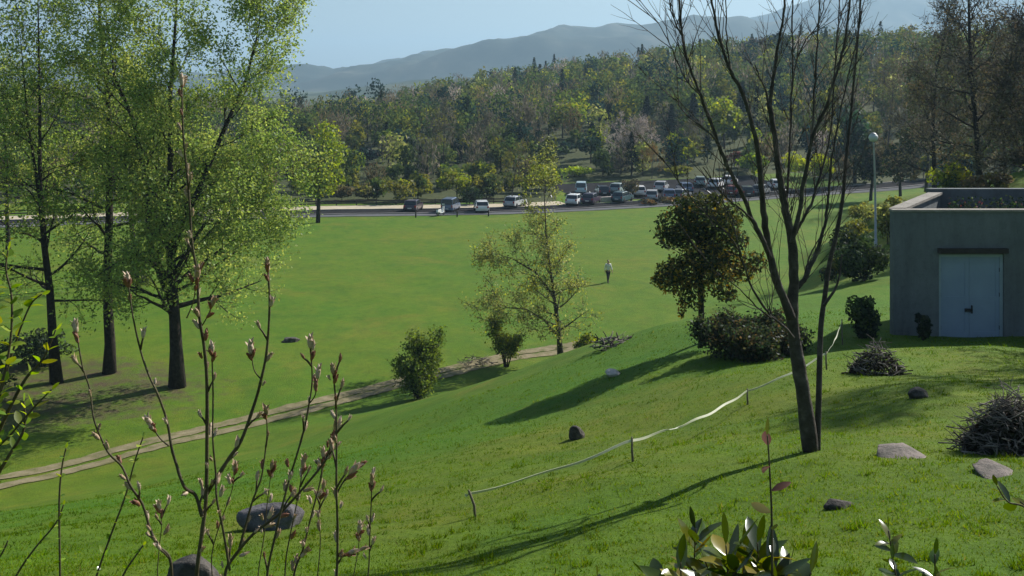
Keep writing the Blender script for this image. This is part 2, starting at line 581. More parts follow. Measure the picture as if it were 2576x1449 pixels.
def build_ground():
    rad = np.concatenate([[0.0], 0.6 * 1.0195 ** np.arange(0, 505)])
    rad = rad[rad < 9500]
    rad = np.append(rad, 9500.0)
    front = np.arange(-52, 52.01, 0.32)
    back = np.concatenate([np.arange(56, 180, 5.0), np.arange(180, 308, 5.0)])
    ang = np.radians(np.concatenate([front, back]))
    na = len(ang)
    rr, aa = np.meshgrid(rad, ang, indexing='ij')
    x = rr * np.sin(aa)
    y = rr * np.cos(aa)
    z = hgt(x, y)
    v = np.stack([x, y, z], -1).reshape(-1, 3)
    i = np.arange(len(rad) - 1)[:, None] * na
    j = np.arange(na)[None, :]
    k = (j + 1) % na
    q = np.stack([i + j, i + na + j, i + na + k, i + k], -1).reshape(-1, 4)
    X, Y = v[:, 0], v[:, 1]
    # soil and painted tree shade: ragged ellipse beneath the left-hand trees
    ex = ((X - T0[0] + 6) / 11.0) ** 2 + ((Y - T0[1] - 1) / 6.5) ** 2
    soil_shade = np.clip(0.86 - ex * 0.5, 0, 0.60)
    u = CU + X / np.maximum(Y, 1) * F
    edge = np.interp(u, [-2000, 0, 1390, 1420, 2000, 2150, 4000], [121, 121, 122, 142, 148, 136, 136])
    wood = np.clip((Y - edge) / 3.0, 0, 1)
    wood = np.where(np.hypot(X, Y) > 700, 1, wood)
    # lush strip in the dip beyond the slope
    lush = np.clip(1.0 - np.abs((Y - 0.55 * X) - 24) / 16, 0, 1) * np.clip((Y - 10) / 10, 0, 1) * np.clip((60 - Y) / 20, 0, 1)
    c = np.stack([soil_shade, wood, lush * 0.8], -1)
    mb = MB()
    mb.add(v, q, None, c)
    o = mb.build('ground', ground_mat())
    tag(o, kind='structure')


build_ground()


def strip(pts, w, off, jit=0.0, seed=0, n=None):
    """ribbon lying on the terrain; returns verts, quads"""
    pts = np.asarray(pts, float)[:, :2]
    s = np.concatenate([[0], np.cumsum(np.linalg.norm(np.diff(pts, axis=0), axis=1))])
    n = n or max(int(s[-1] / 0.35), 8)
    t = np.linspace(0, s[-1], n)
    x = np.interp(t, s, pts[:, 0])
    y = np.interp(t, s, pts[:, 1])
    for _ in range(6):   # soften corners
        x[1:-1] = (x[:-2] + x[1:-1] * 2 + x[2:]) / 4
        y[1:-1] = (y[:-2] + y[1:-1] * 2 + y[2:]) / 4
    dx, dy = np.gradient(x), np.gradient(y)
    ln = np.hypot(dx, dy)
    nx, ny = -dy / ln, dx / ln
    rg = np.random.default_rng(seed)
    cols = np.linspace(-0.5, 0.5, 5)
    jl = rg.normal(0, jit, n)
    jr = rg.normal(0, jit, n)
    vs = []
    for c in cols:
        e = w * c + (jl * (c < 0) + jr * (c > 0)) * abs(c) * 2
        xx, yy = x + nx * e, y + ny * e
        vs.append(np.stack([xx, yy, hgt(xx, yy) + off], -1))
    v = np.stack(vs, 1).reshape(-1, 3)
    i = np.arange(n - 1)[:, None] * 5
    j = np.arange(4)[None, :]
    q = np.stack([i + j + 1, i + j, i + 5 + j, i + 6 + j], -1).reshape(-1, 4)
    return v, q


M['track'] = surf_mat('track_dirt', [(0.30, (0.085, 0.11, 0.025)), (0.44, (0.155, 0.14, 0.07)), (0.7, (0.25, 0.21, 0.135))], 1.6, 0.95, 0.6, 10, 0.2)
tracks = [[(-260, 1270), (0, 1212), (153, 1175), (299, 1134), (441, 1100), (577, 1064), (735, 1030), (872, 993), (983, 962), (1100, 934), (1200, 908), (1300, 886), (1400, 870), (1470, 858)],
          [(-260, 1300), (0, 1243), (153, 1200), (299, 1160), (441, 1119), (577, 1087), (735, 1049), (872, 1010), (983, 978), (1100, 950), (1200, 922), (1300, 899), (1400, 882), (1470, 868)]]
mb = MB()
for k, tr in enumerate(tracks):
    pts = []
    for u, v in tr:
        pts.append(P(u, v, CAMZ * F / (v - CV))[:2].tolist() + [0])
    for wq, sd in ((0.72, 3 + k),):
        mb.add(*strip(pts, wq, 0.03, 0.035, sd))
tag(mb.build('path', M['track']), kind='structure')


# road, kerb, verge and the car park beyond the field
def line_at(prof, off):
    return [np.array([(u - CU) / F * d, d + off, 0]) for u, d in prof]


road_prof = [(-700, 96), (-300, 99), (40, 102), (400, 106), (800, 109.5), (1100, 110.8), (1300, 112.3), (1430, 114.5), (1640, 118.5), (1890, 124.5), (2000, 127.5), (2100, 130), (2250, 133), (2500, 138)]


def sheet(name, prof, o0, o1, off, mat):
    mb = MB()
    c = (o0 + o1) / 2
    mb.add(*strip(line_at(prof, c), o1 - o0, off, 0, 0, 220))
    return tag(mb.build(name, mat), kind='structure')


sheet('pavement', road_prof, 0.6, 2.3, 0.05, M['pavement'])
sheet('road', road_prof, 2.6, 6.2, 0.03, M['asphalt'])
mb = MB()
for o0, o1 in ((2.3, 2.6), (6.2, 6.45)):
    v, q = strip(line_at(road_prof, (o0 + o1) / 2), o1 - o0, 0.14, 0, 0, 220)
    lo = v.copy()
    lo[:, 2] -= 0.2
    n5 = len(v) // 5
    mb.add(v, q)
    for c in (0, 4):
        a = np.arange(n5 - 1) * 5 + c
        mb.add(np.vstack([v, lo]), np.stack([a, a + 5, a + 5 + len(v), a + len(v)], -1))
tag(mb.build('kerb', M['kerb']), kind='structure')
verge_prof = [p for p in road_prof if p[0] <= 1430]
sheet('verge', verge_prof, 6.45, 10.6, 0.035, M['verge'])
# car park: a sheet of asphalt
lot = [(1420, 133.5), (1500, 134.5), (1640, 136.5), (1890, 139), (1960, 140)]
mb = MB()
mb.add(*strip(line_at(lot, 0), 17.0, 0.02, 0, 0, 120))
tag(mb.build('car_park', M['asphalt']), kind='structure')
# bay markings on the car park
mb = MB()
for i in range(14):
    x = 2.5 + i * 2.7
    y = 127.8 + x * 0.17
    vv = []
    for a, bb in ((x - .06, 0), (x + .06, 0), (x + .06, 4.6), (x - .06, 4.6)):
        vv.append([a, y + bb, h1(a, y + bb) + 0.05])
    mb.add(vv, [[0, 1, 2, 3]])
tag(mb.build('road_markings', M['white_paint']), kind='structure')


# ------------------------------------------------------------------ far mountains
def mountain(name, prof, D, depth, seed, colour, rough_amp):
    rg = np.random.default_rng(seed)
    us = np.linspace(prof[0][0], prof[-1][0], 420)
    pv = np.interp(us, [p[0] for p in prof], [p[1] for p in prof])
    ker = np.hanning(9)
    ker /= ker.sum()
    pv = np.convolve(np.pad(pv, 4, 'edge'), ker, 'valid')
    crest = CAMZ - (pv - CV) / F * D
    nd = 60
    t = np.linspace(-1, 1, nd)
    X = (us - CU) / F * D
    ph = rg.uniform(0, 6.28, (26, 3))
    V = np.zeros((nd, len(us), 3))
    for i, tt in enumerate(t):
        b = (1 - abs(tt)) ** (0.9 if tt < 0 else 1.2)
        y = D + tt * depth
        n_ = 0
        for k in range(26):
            fx = 2 * np.pi / (D * 0.012 * (1.22 ** k) + 15)
            n_ = n_ + np.sin(fx * (X * math.cos(ph[k, 0]) + y * math.sin(ph[k, 0])) + ph[k, 1]) * (1.18 ** k) / 30
        ridge = crest * b * 1.0
        V[i, :, 0] = X
        V[i, :, 1] = y + (0.12 * depth * np.sin(X / D * 9 + ph[0, 0]) * b)
        V[i, :, 2] = ridge + n_ * rough_amp * min(1, 4 * b) * (0.25 + 1.4 * abs(tt) * (1 - abs(tt))) - 5
    nu = len(us)
    i = np.arange(nd - 1)[:, None] * nu
    j = np.arange(nu - 1)[None, :]
    q = np.stack([i + j, i + j + 1, i + nu + j + 1, i + nu + j], -1).reshape(-1, 4)
    mb = MB()
    mb.add(V.reshape(-1, 3), q)
    return tag(mb.build(name, surf_mat(name + '_scrub', colour, 0.011, 0.95, 0.6, 0.05, 0.1, detail=9)), kind='structure')


scrub = [(0.3, (0.012, 0.024, 0.016)), (0.46, (0.026, 0.038, 0.026)), (0.6, (0.055, 0.06, 0.042)), (0.72, (0.12, 0.112, 0.08))]
mountain('mountain', [(-1400, 205), (-200, 225), (300, 255), (600, 258), (730, 243), (820, 222), (900, 205), (1000, 178), (1100, 152), (1180, 130), (1260, 115), (1330, 108),
                      (1395, 97), (1440, 108), (1510, 122), (1620, 150), (1800, 190), (2300, 200), (4000, 215)], 2600, 750, 3, scrub, 38)
mountain('mountain', [(600, 205), (1200, 185), (1400, 140), (1510, 123), (1560, 112), (1620, 100), (1680, 78), (1740, 52), (1800, 34), (1890, 22), (1960, 0),
                      (2060, -28), (2180, -44), (2300, -46), (2500, -44), (3000, -20), (4000, 120)], 3300, 900, 8, scrub, 55)
mountain('mountain', [(-1500, 180), (300, 178), (600, 186), (740, 184), (860, 186), (960, 192), (1150, 200), (1400, 205)], 8000, 900, 12, scrub, 18)

mountain('hill', [(-1500, 226), (200, 232), (600, 240), (730, 243), (820, 238), (950, 226), (1100, 214), (1300, 205), (1600, 202), (2400, 205), (4200, 212)], 1150, 420, 15, [(0.35, (0.022, 0.040, 0.018)), (0.55, (0.045, 0.06, 0.026)), (0.72, (0.09, 0.085, 0.045))], 7)

# ------------------------------------------------------------------ haze, sky, sun, camera
HAZE_DENSITY = 2.7e-4
mb = MB()
mb.box((-9600, -9600, -8.0), (9600, 9600, 430.0))
hz = mb.build('haze', None, None, False)
m, nt, out = new_mat('haze_air')
pv = N(nt, 'ShaderNodeVolumePrincipled')
pv.inputs['Color'].default_value = (0.50, 0.765, 1.0, 1)
pv.inputs['Density'].default_value = HAZE_DENSITY
pv.inputs['Anisotropy'].default_value = 0.2
nt.links.new(pv.outputs[0], out.inputs['Volume'])
hz.data.materials.append(m)
tag(hz, kind='stuff')

SUN_EL, SUN_AZ = R(36), R(51)      # azimuth clockwise from the viewing direction
w = bpy.data.worlds.new('World')
SC.world = w
w.use_nodes = True
nt = w.node_tree
nt.nodes.clear()
sky = N(nt, 'ShaderNodeTexSky', sky_type='NISHITA')
sky.sun_disc = False
sky.sun_elevation = SUN_EL
sky.sun_rotation = SUN_AZ
sky.air_density = 1.0
sky.dust_density = 0.8
sky.ozone_density = 1.6
bg = N(nt, 'ShaderNodeBackground')
bg.inputs['Strength'].default_value = 0.054
ow = N(nt, 'ShaderNodeOutputWorld')
nt.links.new(sky.outputs[0], bg.inputs['Color'])
nt.links.new(bg.outputs[0], ow.inputs['Surface'])

sl = bpy.data.lights.new('sun', 'SUN')
sl.energy = 5.0
sl.angle = R(0.53)
sl.color = (1.0, 0.945, 0.86)
so = bpy.data.objects.new('sun', sl)
COL.objects.link(so)
dsun = Vector((math.sin(SUN_AZ) * math.cos(SUN_EL), math.cos(SUN_AZ) * math.cos(SUN_EL), math.sin(SUN_EL)))
so.rotation_euler = dsun.to_track_quat('Z', 'Y').to_euler()
so.location = (60, 40, 80)

cd = bpy.data.cameras.new('camera')
cd.sensor_width = 36
cd.lens = 36 * F / 2576
cd.shift_y = -(724.5 - CV) / 2576
cd.clip_start = 0.05
cd.clip_end = 30000
co = bpy.data.objects.new('camera', cd)
COL.objects.link(co)
co.location = (0, 0, CAMZ)
co.rotation_euler = (R(90), 0, 0)
SC.camera = co
vs = SC.view_settings
vs.view_transform = 'Standard'
vs.look = 'None'
vs.exposure = 0.78
vs.gamma = 1
try:
    vs.use_curve_mapping = False
except Exception:
    pass
SC.cycles.max_bounces = 6
SC.cycles.diffuse_bounces = 3
SC.cycles.glossy_bounces = 2
SC.cycles.transmission_bounces = 3
SC.cycles.volume_bounces = 0
SC.cycles.caustics_reflective = False
SC.cycles.caustics_refractive = False
SC.cycles.use_denoising = True
# ------------------------------------------------------------------ vegetation tools
def unit(a):
    a = np.asarray(a, float)
    return a / (np.linalg.norm(a, axis=-1, keepdims=True) + 1e-12)


def limb(rg, p0, d0, length, n, wob, up):
    """a wandering polyline"""
    step = length / n
    p = np.array(p0, float)
    d = unit(d0)
    pts = [p.copy()]
    for i in range(n):
        d = unit(d + rg.normal(0, wob, 3) + np.array([0, 0, up]))
        p = p + d * step
        pts.append(p.copy())
    return np.array(pts)


def along(pts, t):
    s = t * (len(pts) - 1)
    i = min(int(s), len(pts) - 2)
    f = s - i
    return pts[i] * (1 - f) + pts[i + 1] * f, unit(pts[i + 1] - pts[i])


def side_dir(rg, d, ang, az):
    ref = np.array([0, 0, 1.0]) if abs(d[2]) < 0.95 else np.array([1.0, 0, 0])
    a = unit(np.cross(d, ref))
    b = np.cross(d, a)
    return unit(d * math.cos(ang) + (a * math.cos(az) + b * math.sin(az)) * math.sin(ang))


def skeleton(seed, H, r0, first=0.25, n1=18, reach=None, ang=(75, 30), n2=8, n3=4, up1=0.05, wob=0.10, lean=(0, 0, 1), twl=0.5,
             wood=None, twigs_mb=None, sides=(10, 6, 4, 3), stems=None, r_up=0.12, minz=None, droop=0.0):
    """grow trunk, limbs, branches and twigs; returns sample points along twigs"""
    rg = np.random.default_rng(seed)
    wood = wood if wood is not None else MB()
    tw_p, tw_d, tw_k = [], [], []
    trunks = stems or [(limb(rg, (0, 0, -0.15), lean, H, 14, wob * 0.35, 0.03), r0)]
    kk = 0
    for pts, r in trunks:
        n = len(pts)
        t = np.linspace(0, 1, n)
        rad = r * ((1 - t) ** 0.85 * (1 - r_up * 0.3) + r_up * 0.3)
        if pts[0][2] < 0.3:
            rad = rad * (1 + 0.35 * np.exp(-t * 26))
        wood.tube(pts, rad, sides[0])
        L = np.linalg.norm(np.diff(pts, axis=0), axis=1).sum()
        m = max(int(n1 * (1 if stems is None else L / H)), 2)
        az0 = rg.uniform(0, 6.28)
        for i in range(m):
            tt = first + (0.985 - first) * (i + rg.uniform(0, 0.8)) / m
            p, d = along(pts, min(tt, 0.985))
            f = (tt - first) / (1 - first)
            l1 = reach(f) * rg.uniform(0.78, 1.12)
            az = az0 + i * 2.4 + rg.normal(0, 0.25)
            a = R(ang[0] + (ang[1] - ang[0]) * f) * rg.uniform(0.85, 1.12)
            bd = side_dir(rg, d, a, az)
            b1 = limb(rg, p, bd, l1, 8, wob, up1)
            if minz is not None:
                b1[:, 2] = np.maximum(b1[:, 2], minz)
            rb = np.interp(tt, t, rad) * rg.uniform(0.38, 0.55)
            wood.tube(b1, rb * (1 - 0.85 * np.linspace(0, 1, 9)), sides[1], False)
            for j in range(n2):
                t2 = 0.22 + 0.78 * (j + rg.uniform(0, 0.7)) / n2
                p2, d2 = along(b1, min(t2, 0.99))
                l2 = l1 * 0.48 * (1.15 - 0.65 * t2) * rg.uniform(0.7, 1.25)
                b2 = limb(rg, p2, side_dir(rg, d2, R(rg.uniform(28, 58)), rg.uniform(0, 6.28)), l2, 5, wob * 1.3, up1 * 0.8 - droop)
                wood.tube(b2, max(rb * (1 - 0.8 * t2) * 0.42, 0.006) * (1 - 0.8 * np.linspace(0, 1, 6)), sides[2], False)
                for q in range(n3):
                    t3 = 0.25 + 0.75 * (q + rg.uniform(0, 0.8)) / n3
                    p3, d3 = along(b2, min(t3, 0.99))
                    l3 = twl * rg.uniform(0.6, 1.3)
                    b3 = limb(rg, p3, side_dir(rg, d3, R(rg.uniform(25, 60)), rg.uniform(0, 6.28)), l3, 3, wob * 1.5, up1 - droop)
                    if twigs_mb is not None:
                        twigs_mb.tube(b3, np.array([0.010, 0.008, 0.006, 0.004]) * twigs_mb.thick, sides[3], False)
                    tw_p.append(b3[1:])
                    tw_d.append(np.diff(b3, axis=0))
                    tw_k.append(np.full(3, kk))
                kk += 1
    return wood, np.vstack(tw_p), unit(np.vstack(tw_d)), np.concatenate(tw_k)


def cards(mb, rg, c, size, nrm=None, aspect=0.55, col=(0.1, 0.15, 0.03), jitter=1.0, axis=None, fold=0.0):
    """leaf-shaped four-cornered faces"""
    n = len(c)
    nn = rg.normal(0, 1, (n, 3)) * jitter
    if nrm is not None:
        nn = nn + nrm
    nn = unit(nn)
    a = rg.normal(0, 1, (n, 3)) if axis is None else axis + rg.normal(0, 0.3, (n, 3))
    a = unit(a - nn * (a * nn).sum(-1, keepdims=True))
    b = np.cross(nn, a)
    s = np.broadcast_to(np.asarray(size, float), (n,))[:, None]
    v = np.stack([c - a * s, c + b * s * aspect + nn * s * fold, c + a * s, c - b * s * aspect + nn * s * fold], 1).reshape(-1, 3)
    q = np.arange(n * 4).reshape(-1, 4)
    col = np.asarray(col, float)
    if col.ndim == 1:
        col = np.tile(col, (n, 1))
    mb.add(v, q, None, np.repeat(col, 4, axis=0))


def blend(rg, n, cols, key=None):
    """pick a colour for each leaf from a palette, clump by clump"""
    cols = np.asarray(cols, float)
    if key is None:
        k = rg.integers(0, len(cols), n)
        return cols[k]
    km = int(key.max()) + 1
    pick = rg.integers(0, len(cols), km)
    c = cols[pick[key]]
    other = cols[rg.integers(0, len(cols), n)]
    f = rg.uniform(0, 0.6, n)[:, None]
    return c * (1 - f) + other * f


def leaves_on(mb, rg, tp, td, tk, per, spread, size, cols, aspect=0.6, up=0.4, keep=1.0):
    idx = np.repeat(np.arange(len(tp)), per)
    if keep < 1:
        idx = idx[rg.random(len(idx)) < keep]
    n = len(idx)
    c = tp[idx] + rg.normal(0, spread, (n, 3))
    cards(mb, rg, c, size * rg.uniform(0.65, 1.35, n), np.array([0, 0, up]), aspect, blend(rg, n, cols, tk[idx]))


def clump_crown(mb, rg, n, rx, ry, rz, cz, lumps, size, cols, lump_r=0.42, shell=0.75, up=0.3, low=-1.0, aspect=0.6, c0=(0, 0)):
    """foliage gathered in uneven masses through the crown"""
    L = []
    while len(L) < lumps:
        p = rg.normal(0, 1, 3)
        p = unit(p) * rg.uniform(0.25, 0.82) ** 0.6
        if p[2] < low:
            continue
        L.append(p)
    L = np.array(L)
    lr = lump_r * rg.uniform(0.65, 1.3, lumps)
    k = rg.choice(lumps, n, p=lr ** 2 / (lr ** 2).sum())
    d = unit(rg.normal(0, 1, (n, 3)))
    rr = np.where(rg.random(n) < shell, rg.normal(1.0, 0.14, n), rg.random(n) ** 0.5)
    c = (L[k] + d * (rr * lr[k])[:, None]) * np.array([rx, ry, rz]) + np.array([c0[0], c0[1], cz])
    cards(mb, rg, c, size * rg.uniform(0.6, 1.4, n), d * 1.3 + np.array([0, 0, up]), aspect, blend(rg, n, cols, k))
    return L * np.array([rx, ry, rz]) + np.array([c0[0], c0[1], cz])


LIME = [(0.29, 0.34, 0.04), (0.22, 0.29, 0.035), (0.34, 0.35, 0.05), (0.16, 0.225, 0.03)]
OLIVE = [(0.17, 0.18, 0.03), (0.135, 0.15, 0.03), (0.20, 0.195, 0.035), (0.11, 0.125, 0.025)]
PALE = [(0.25, 0.28, 0.09), (0.30, 0.32, 0.12), (0.22, 0.26, 0.07), (0.18, 0.22, 0.06)]
MIDG = [(0.06, 0.10, 0.03), (0.075, 0.115, 0.03), (0.05, 0.085, 0.03), (0.09, 0.12, 0.035)]
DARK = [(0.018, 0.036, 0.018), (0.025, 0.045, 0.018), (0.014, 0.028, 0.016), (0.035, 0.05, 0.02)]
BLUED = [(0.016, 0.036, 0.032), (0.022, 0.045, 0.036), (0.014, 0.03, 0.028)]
GREYB = [(0.13, 0.115, 0.085), (0.16, 0.145, 0.115), (0.105, 0.10, 0.065), (0.11, 0.115, 0.06)]
BROWN = [(0.13, 0.105, 0.055), (0.105, 0.09, 0.05), (0.15, 0.125, 0.06), (0.10, 0.105, 0.05)]
PINKW = [(0.38, 0.33, 0.29), (0.31, 0.27, 0.24), (0.25, 0.22, 0.19)]
ORNG = [(0.27, 0.15, 0.045), (0.22, 0.14, 0.05), (0.20, 0.17, 0.05), (0.15, 0.13, 0.05)]
REDB = [(0.16, 0.06, 0.05), (0.12, 0.06, 0.04), (0.10, 0.07, 0.045)]
RUST = [(0.30, 0.12, 0.07), (0.24, 0.11, 0.06), (0.17, 0.12, 0.06)]

YOUNG = [(0.29, 0.385, 0.10), (0.24, 0.34, 0.085), (0.34, 0.40, 0.11), (0.19, 0.29, 0.075)]

# ------------------------------------------------------------------ the tall poplars at the left of the field
def tall_tree(u, v, H, r0, seed, label, reach, stems_fn=None, cols=LIME, per=9, leaf=0.085, first=0.16, n1=34, spread=0.26, ang=(82, 28), name='poplar_tree', keep=1.0, group=None, n2=9, n3=5):
    base = ground(u, v)
    root = empty(name, base, label, 'tree', group)
    rg = np.random.default_rng(seed + 100)
    st = stems_fn(rg, H, r0) if stems_fn else None
    tw = MB()
    tw.thick = 1.1
    wood, tp, td, tk = skeleton(seed, H, r0, first, n1, reach, ang, n2, n3, 0.035, 0.11, wood=None, twigs_mb=tw, stems=st, twl=0.75, minz=1.2)
    wood.build('trunk', M['bark'], root)
    tw.build('twigs', M['bark'], root)
    lf = MB()
    leaves_on(lf, rg, tp, td, tk, per, spread, leaf, cols, keep=keep)
    lf.build('crown', M['leaf'], root, False)
    return root


def stems_main(rg, H, r0):
    # one heavy trunk that forks low into two leaders
    a = np.array([(0, 0, -0.2), (-0.05, 0, 1.8), (-0.12, 0, 3.2), (-0.22, 0.05, 4.6)])
    l1 = np.vstack([a, [(-0.36, 0.0, 6.9), (-0.40, 0.05, 8.7), (-0.38, 0.1, 10.5), (-0.38, 0.1, 14.3), (-0.1, 0.1, 18.2), (0.1, 0.1, H)]])
    l2 = np.array([(-0.16, 0, 4.0), (-0.70, -0.1, 5.4), (-1.3, -0.1, 6.9), (-1.5, 0.0, 10.0), (-2.2, 0.1, 13.1), (-3.1, 0, 15.3), (-3.6, 0.2, 18.5)])
    l3 = np.array([(-0.3, 0, 6.4), (-0.05, 0.2, 7.4), (0.85, 0.3, 9.4), (2.2, 0.5, 12.7), (3.2, 0.7, 15.1), (3.7, 0.9, 17.3), (3.9, 1.0, 19.0)])
    l4 = np.array([(-0.2, 0, 4.9), (0.6, -0.3, 5.6), (1.7, -0.5, 6.4), (2.8, -0.6, 7.2), (3.8, -0.6, 7.8)])
    l5 = np.array([(-0.25, 0, 5.4), (0.7, 0.4, 7.2), (1.8, 0.7, 8.8), (3.0, 0.8, 9.8), (3.9, 0.8, 10.4)])
    return [(l1, r0), (l2, r0 * 0.72), (l3, r0 * 0.56), (l4, r0 * 0.34), (l5, r0 * 0.36)]


reach_main = lambda f: 3.9 * (1 - 0.55 * f) + 0.5
tall_tree(446, 972, 22.5, 0.33, 11, 'tall spreading spring tree with a forked dark trunk, rightmost of three at the field edge', reach_main, stems_main, per=7, n1=31, first=0.22, leaf=0.074, cols=YOUNG)
tall_tree(275, 938, 23.0, 0.27, 23, 'tall young-leaved tree with a straight dark trunk, middle of three at the field edge', lambda f: 3.9 * (1 - 0.5 * f) + 0.5, per=5, n1=27, first=0.24, leaf=0.08, cols=YOUNG[1:] + [(0.18, 0.26, 0.05)])
tall_tree(138, 962, 22.0, 0.25, 37, 'tall leaning tree with dark trunk and thin green leaves, above the dark undergrowth', lambda f: 3.8 * (1 - 0.5 * f) + 0.5,
          lambda rg, H, r0: [(np.array([(0.1, 0, -0.2), (-0.1, 0, 2.2), (-0.25, 0, 4.6), (-0.55, 0, 7), (-0.75, 0, 10), (-0.8, 0.1, 14), (-0.9, 0, H)]), r0),
                             (np.array([(-0.55, 0, 7), (-0.9, 0.2, 9.5), (-1.5, 0.3, 13), (-2.0, 0.3, H * 0.85)]), r0 * 0.5)],
          per=3, n1=24, first=0.28, leaf=0.082, cols=YOUNG[1:] + [(0.16, 0.25, 0.05)])
tall_tree(340, 705, 15.0, 0.22, 41, 'grey-trunked green tree further out on the field, seen between the big dark trunks', lambda f: 3.6 * (1 - 0.5 * f) + 0.4, per=4, leaf=0.10, n1=18, first=0.34, cols=YOUNG, n2=7, n3=4)
tall_tree(20, 640, 17.0, 0.2, 43, 'dark-stemmed green tree by the road at the far left, behind the leaning tree', lambda f: 4.2 * (1 - 0.5 * f) + 0.4, per=4, leaf=0.11, n1=18, first=0.3, cols=YOUNG[1:], n2=7, n3=4)
tall_tree(-190, 930, 22.0, 0.26, 47, 'tall spring tree only whose leafy side reaches into the left edge of the photo', lambda f: 4.0 * (1 - 0.5 * f) + 0.4, per=4, n1=24, first=0.25, cols=LIME, n2=8, n3=4)


# small tree with thin pale foliage by the path
def sparse_tree():
    base = P(1412, 872, 53.0)
    base[2] = h1(base[0], base[1])
    root = empty('young_tree', base, 'slender young tree with thin pale yellow-green leaves at the end of the dirt path', 'tree')
    H = (base[2] - P(0, 405, 53)[2]) * -1
    st = [(np.array([(0, 0, -0.2), (-0.1, 0, 1.2), (-0.25, 0, 2.6), (-0.5, 0, 4.4), (-0.8, 0.1, 6.6), (-1.0, 0.1, H)]), 0.17),
          (np.array([(-0.12, 0, 1.4), (-0.9, 0.1, 2.3), (-1.9, 0.1, 2.9), (-3.0, 0, 3.0), (-3.9, 0, 2.6)]), 0.07),
          (np.array([(-0.4, 0, 3.6), (-1.4, 0.1, 4.9), (-2.6, 0.1, 5.6), (-3.6, 0.2, 5.9)]), 0.075)]
    tw = MB()
    tw.thick = 1.3
    wood, tp, td, tk = skeleton(61, H, 0.16, 0.24, 26, lambda f: 1.95 * (1 - 0.5 * f) + 0.3, (66, 35), 6, 4, 0.03, 0.13, twigs_mb=tw, stems=st, twl=0.5, minz=0.8)
    wood.build('trunk', M['bark_grey'], root)
    tw.build('twigs', M['bark_grey'], root)
    lf = MB()
    rg = np.random.default_rng(62)
    leaves_on(lf, rg, tp, td, tk, 4, 0.18, 0.062, PALE + [(0.3, 0.33, 0.05)], keep=0.85)
    lf.build('crown', M['leaf'], root, False)


sparse_tree()


# golden-tipped dark evergreen
def golden_tree():
    u0, v0 = 1766, 862
    base = ground(u0, v0)
    D = base[1]
    k = D / F
    root = empty('golden_tree', base, 'small dense dark-green tree with golden leaf tips, leaning over the slope beside the bare tree', 'tree')
    wood = MB()

    def at(u, v, dy=0.0):
        q = P(u, v, D) - base
        q[1] = dy
        return q
    tr = np.array([at(u0, v0 + 10), at(1764, 780), at(1762, 700), at(1770, 640, 0.1), at(1778, 560, 0.1), at(1780, 500)])
    wood.tube(tr, np.array([0.10, 0.078, 0.07, 0.06, 0.04, 0.02]), 8)
    rg = np.random.default_rng(5)
    lumps = [(1712, 572, 52, 44), (1762, 548, 58, 50), (1808, 570, 46, 46), (1786, 520, 36, 26), (1745, 600, 50, 40), (1830, 545, 34, 38), (1684, 600, 30, 28), (1770, 640, 46, 34), (1820, 625, 40, 36),
             (1676, 682, 34, 30), (1712, 668, 40, 34), (1752, 690, 44, 34), (1700, 716, 38, 30), (1738, 742, 34, 30), (1792, 690, 46, 36), (1838, 672, 42, 32), (1868, 690, 36, 26), (1716, 772, 10, 26),
             (1652, 706, 16, 14), (1815, 730, 28, 20), (1900, 660, 30, 24), (1800, 500, 22, 14), (1852, 600, 24, 24), (1735, 520, 34, 26)]
    lf = MB()
    for (lu, lv, rw, rh) in lumps:
        n = int(1300 * (rw * rh) / (60 * 50))
        dy = rg.uniform(-0.55, 0.55)
        c = at(lu, lv, dy)
        wood.tube(np.array([along(tr, 0.62)[0], (along(tr, 0.7)[0] + c) / 2 + [0, 0, -0.05], c]), [0.04, 0.025, 0.01], 5, False)
        d = unit(rg.normal(0, 1, (n, 3)))
        rr = np.where(rg.random(n) < 0.7, rg.normal(1, 0.13, n), rg.random(n) ** 0.5)
        p = c + d * rr[:, None] * np.array([rw * k, (rw + rh) * 0.5 * k, rh * k])
        cc = blend(rg, n, [(0.035, 0.055, 0.018), (0.05, 0.07, 0.02), (0.025, 0.042, 0.016), (0.075, 0.085, 0.022)])
        if lu > 1775 and lv < 600:
            cc = blend(rg, n, DARK + OLIVE)
        gold = (rg.random(n) < np.clip((lv - 575) / 280 + 0.2 * (d[:, 2] > 0.3), 0.05, 0.55)) & (rr > 0.8)
        cc[gold] = np.array([(0.36, 0.25, 0.03), (0.26, 0.21, 0.03), (0.20, 0.14, 0.03)])[rg.integers(0, 3, gold.sum())]
        cards(lf, rg, p, 0.052 * rg.uniform(0.6, 1.4, n), d * 0.9 + np.array([0, 0, 0.4]), 0.5, cc)
    wood.build('trunk', M['bark'], root)
    lf.build('crown', M['leaf_dense'], root, False)


golden_tree()


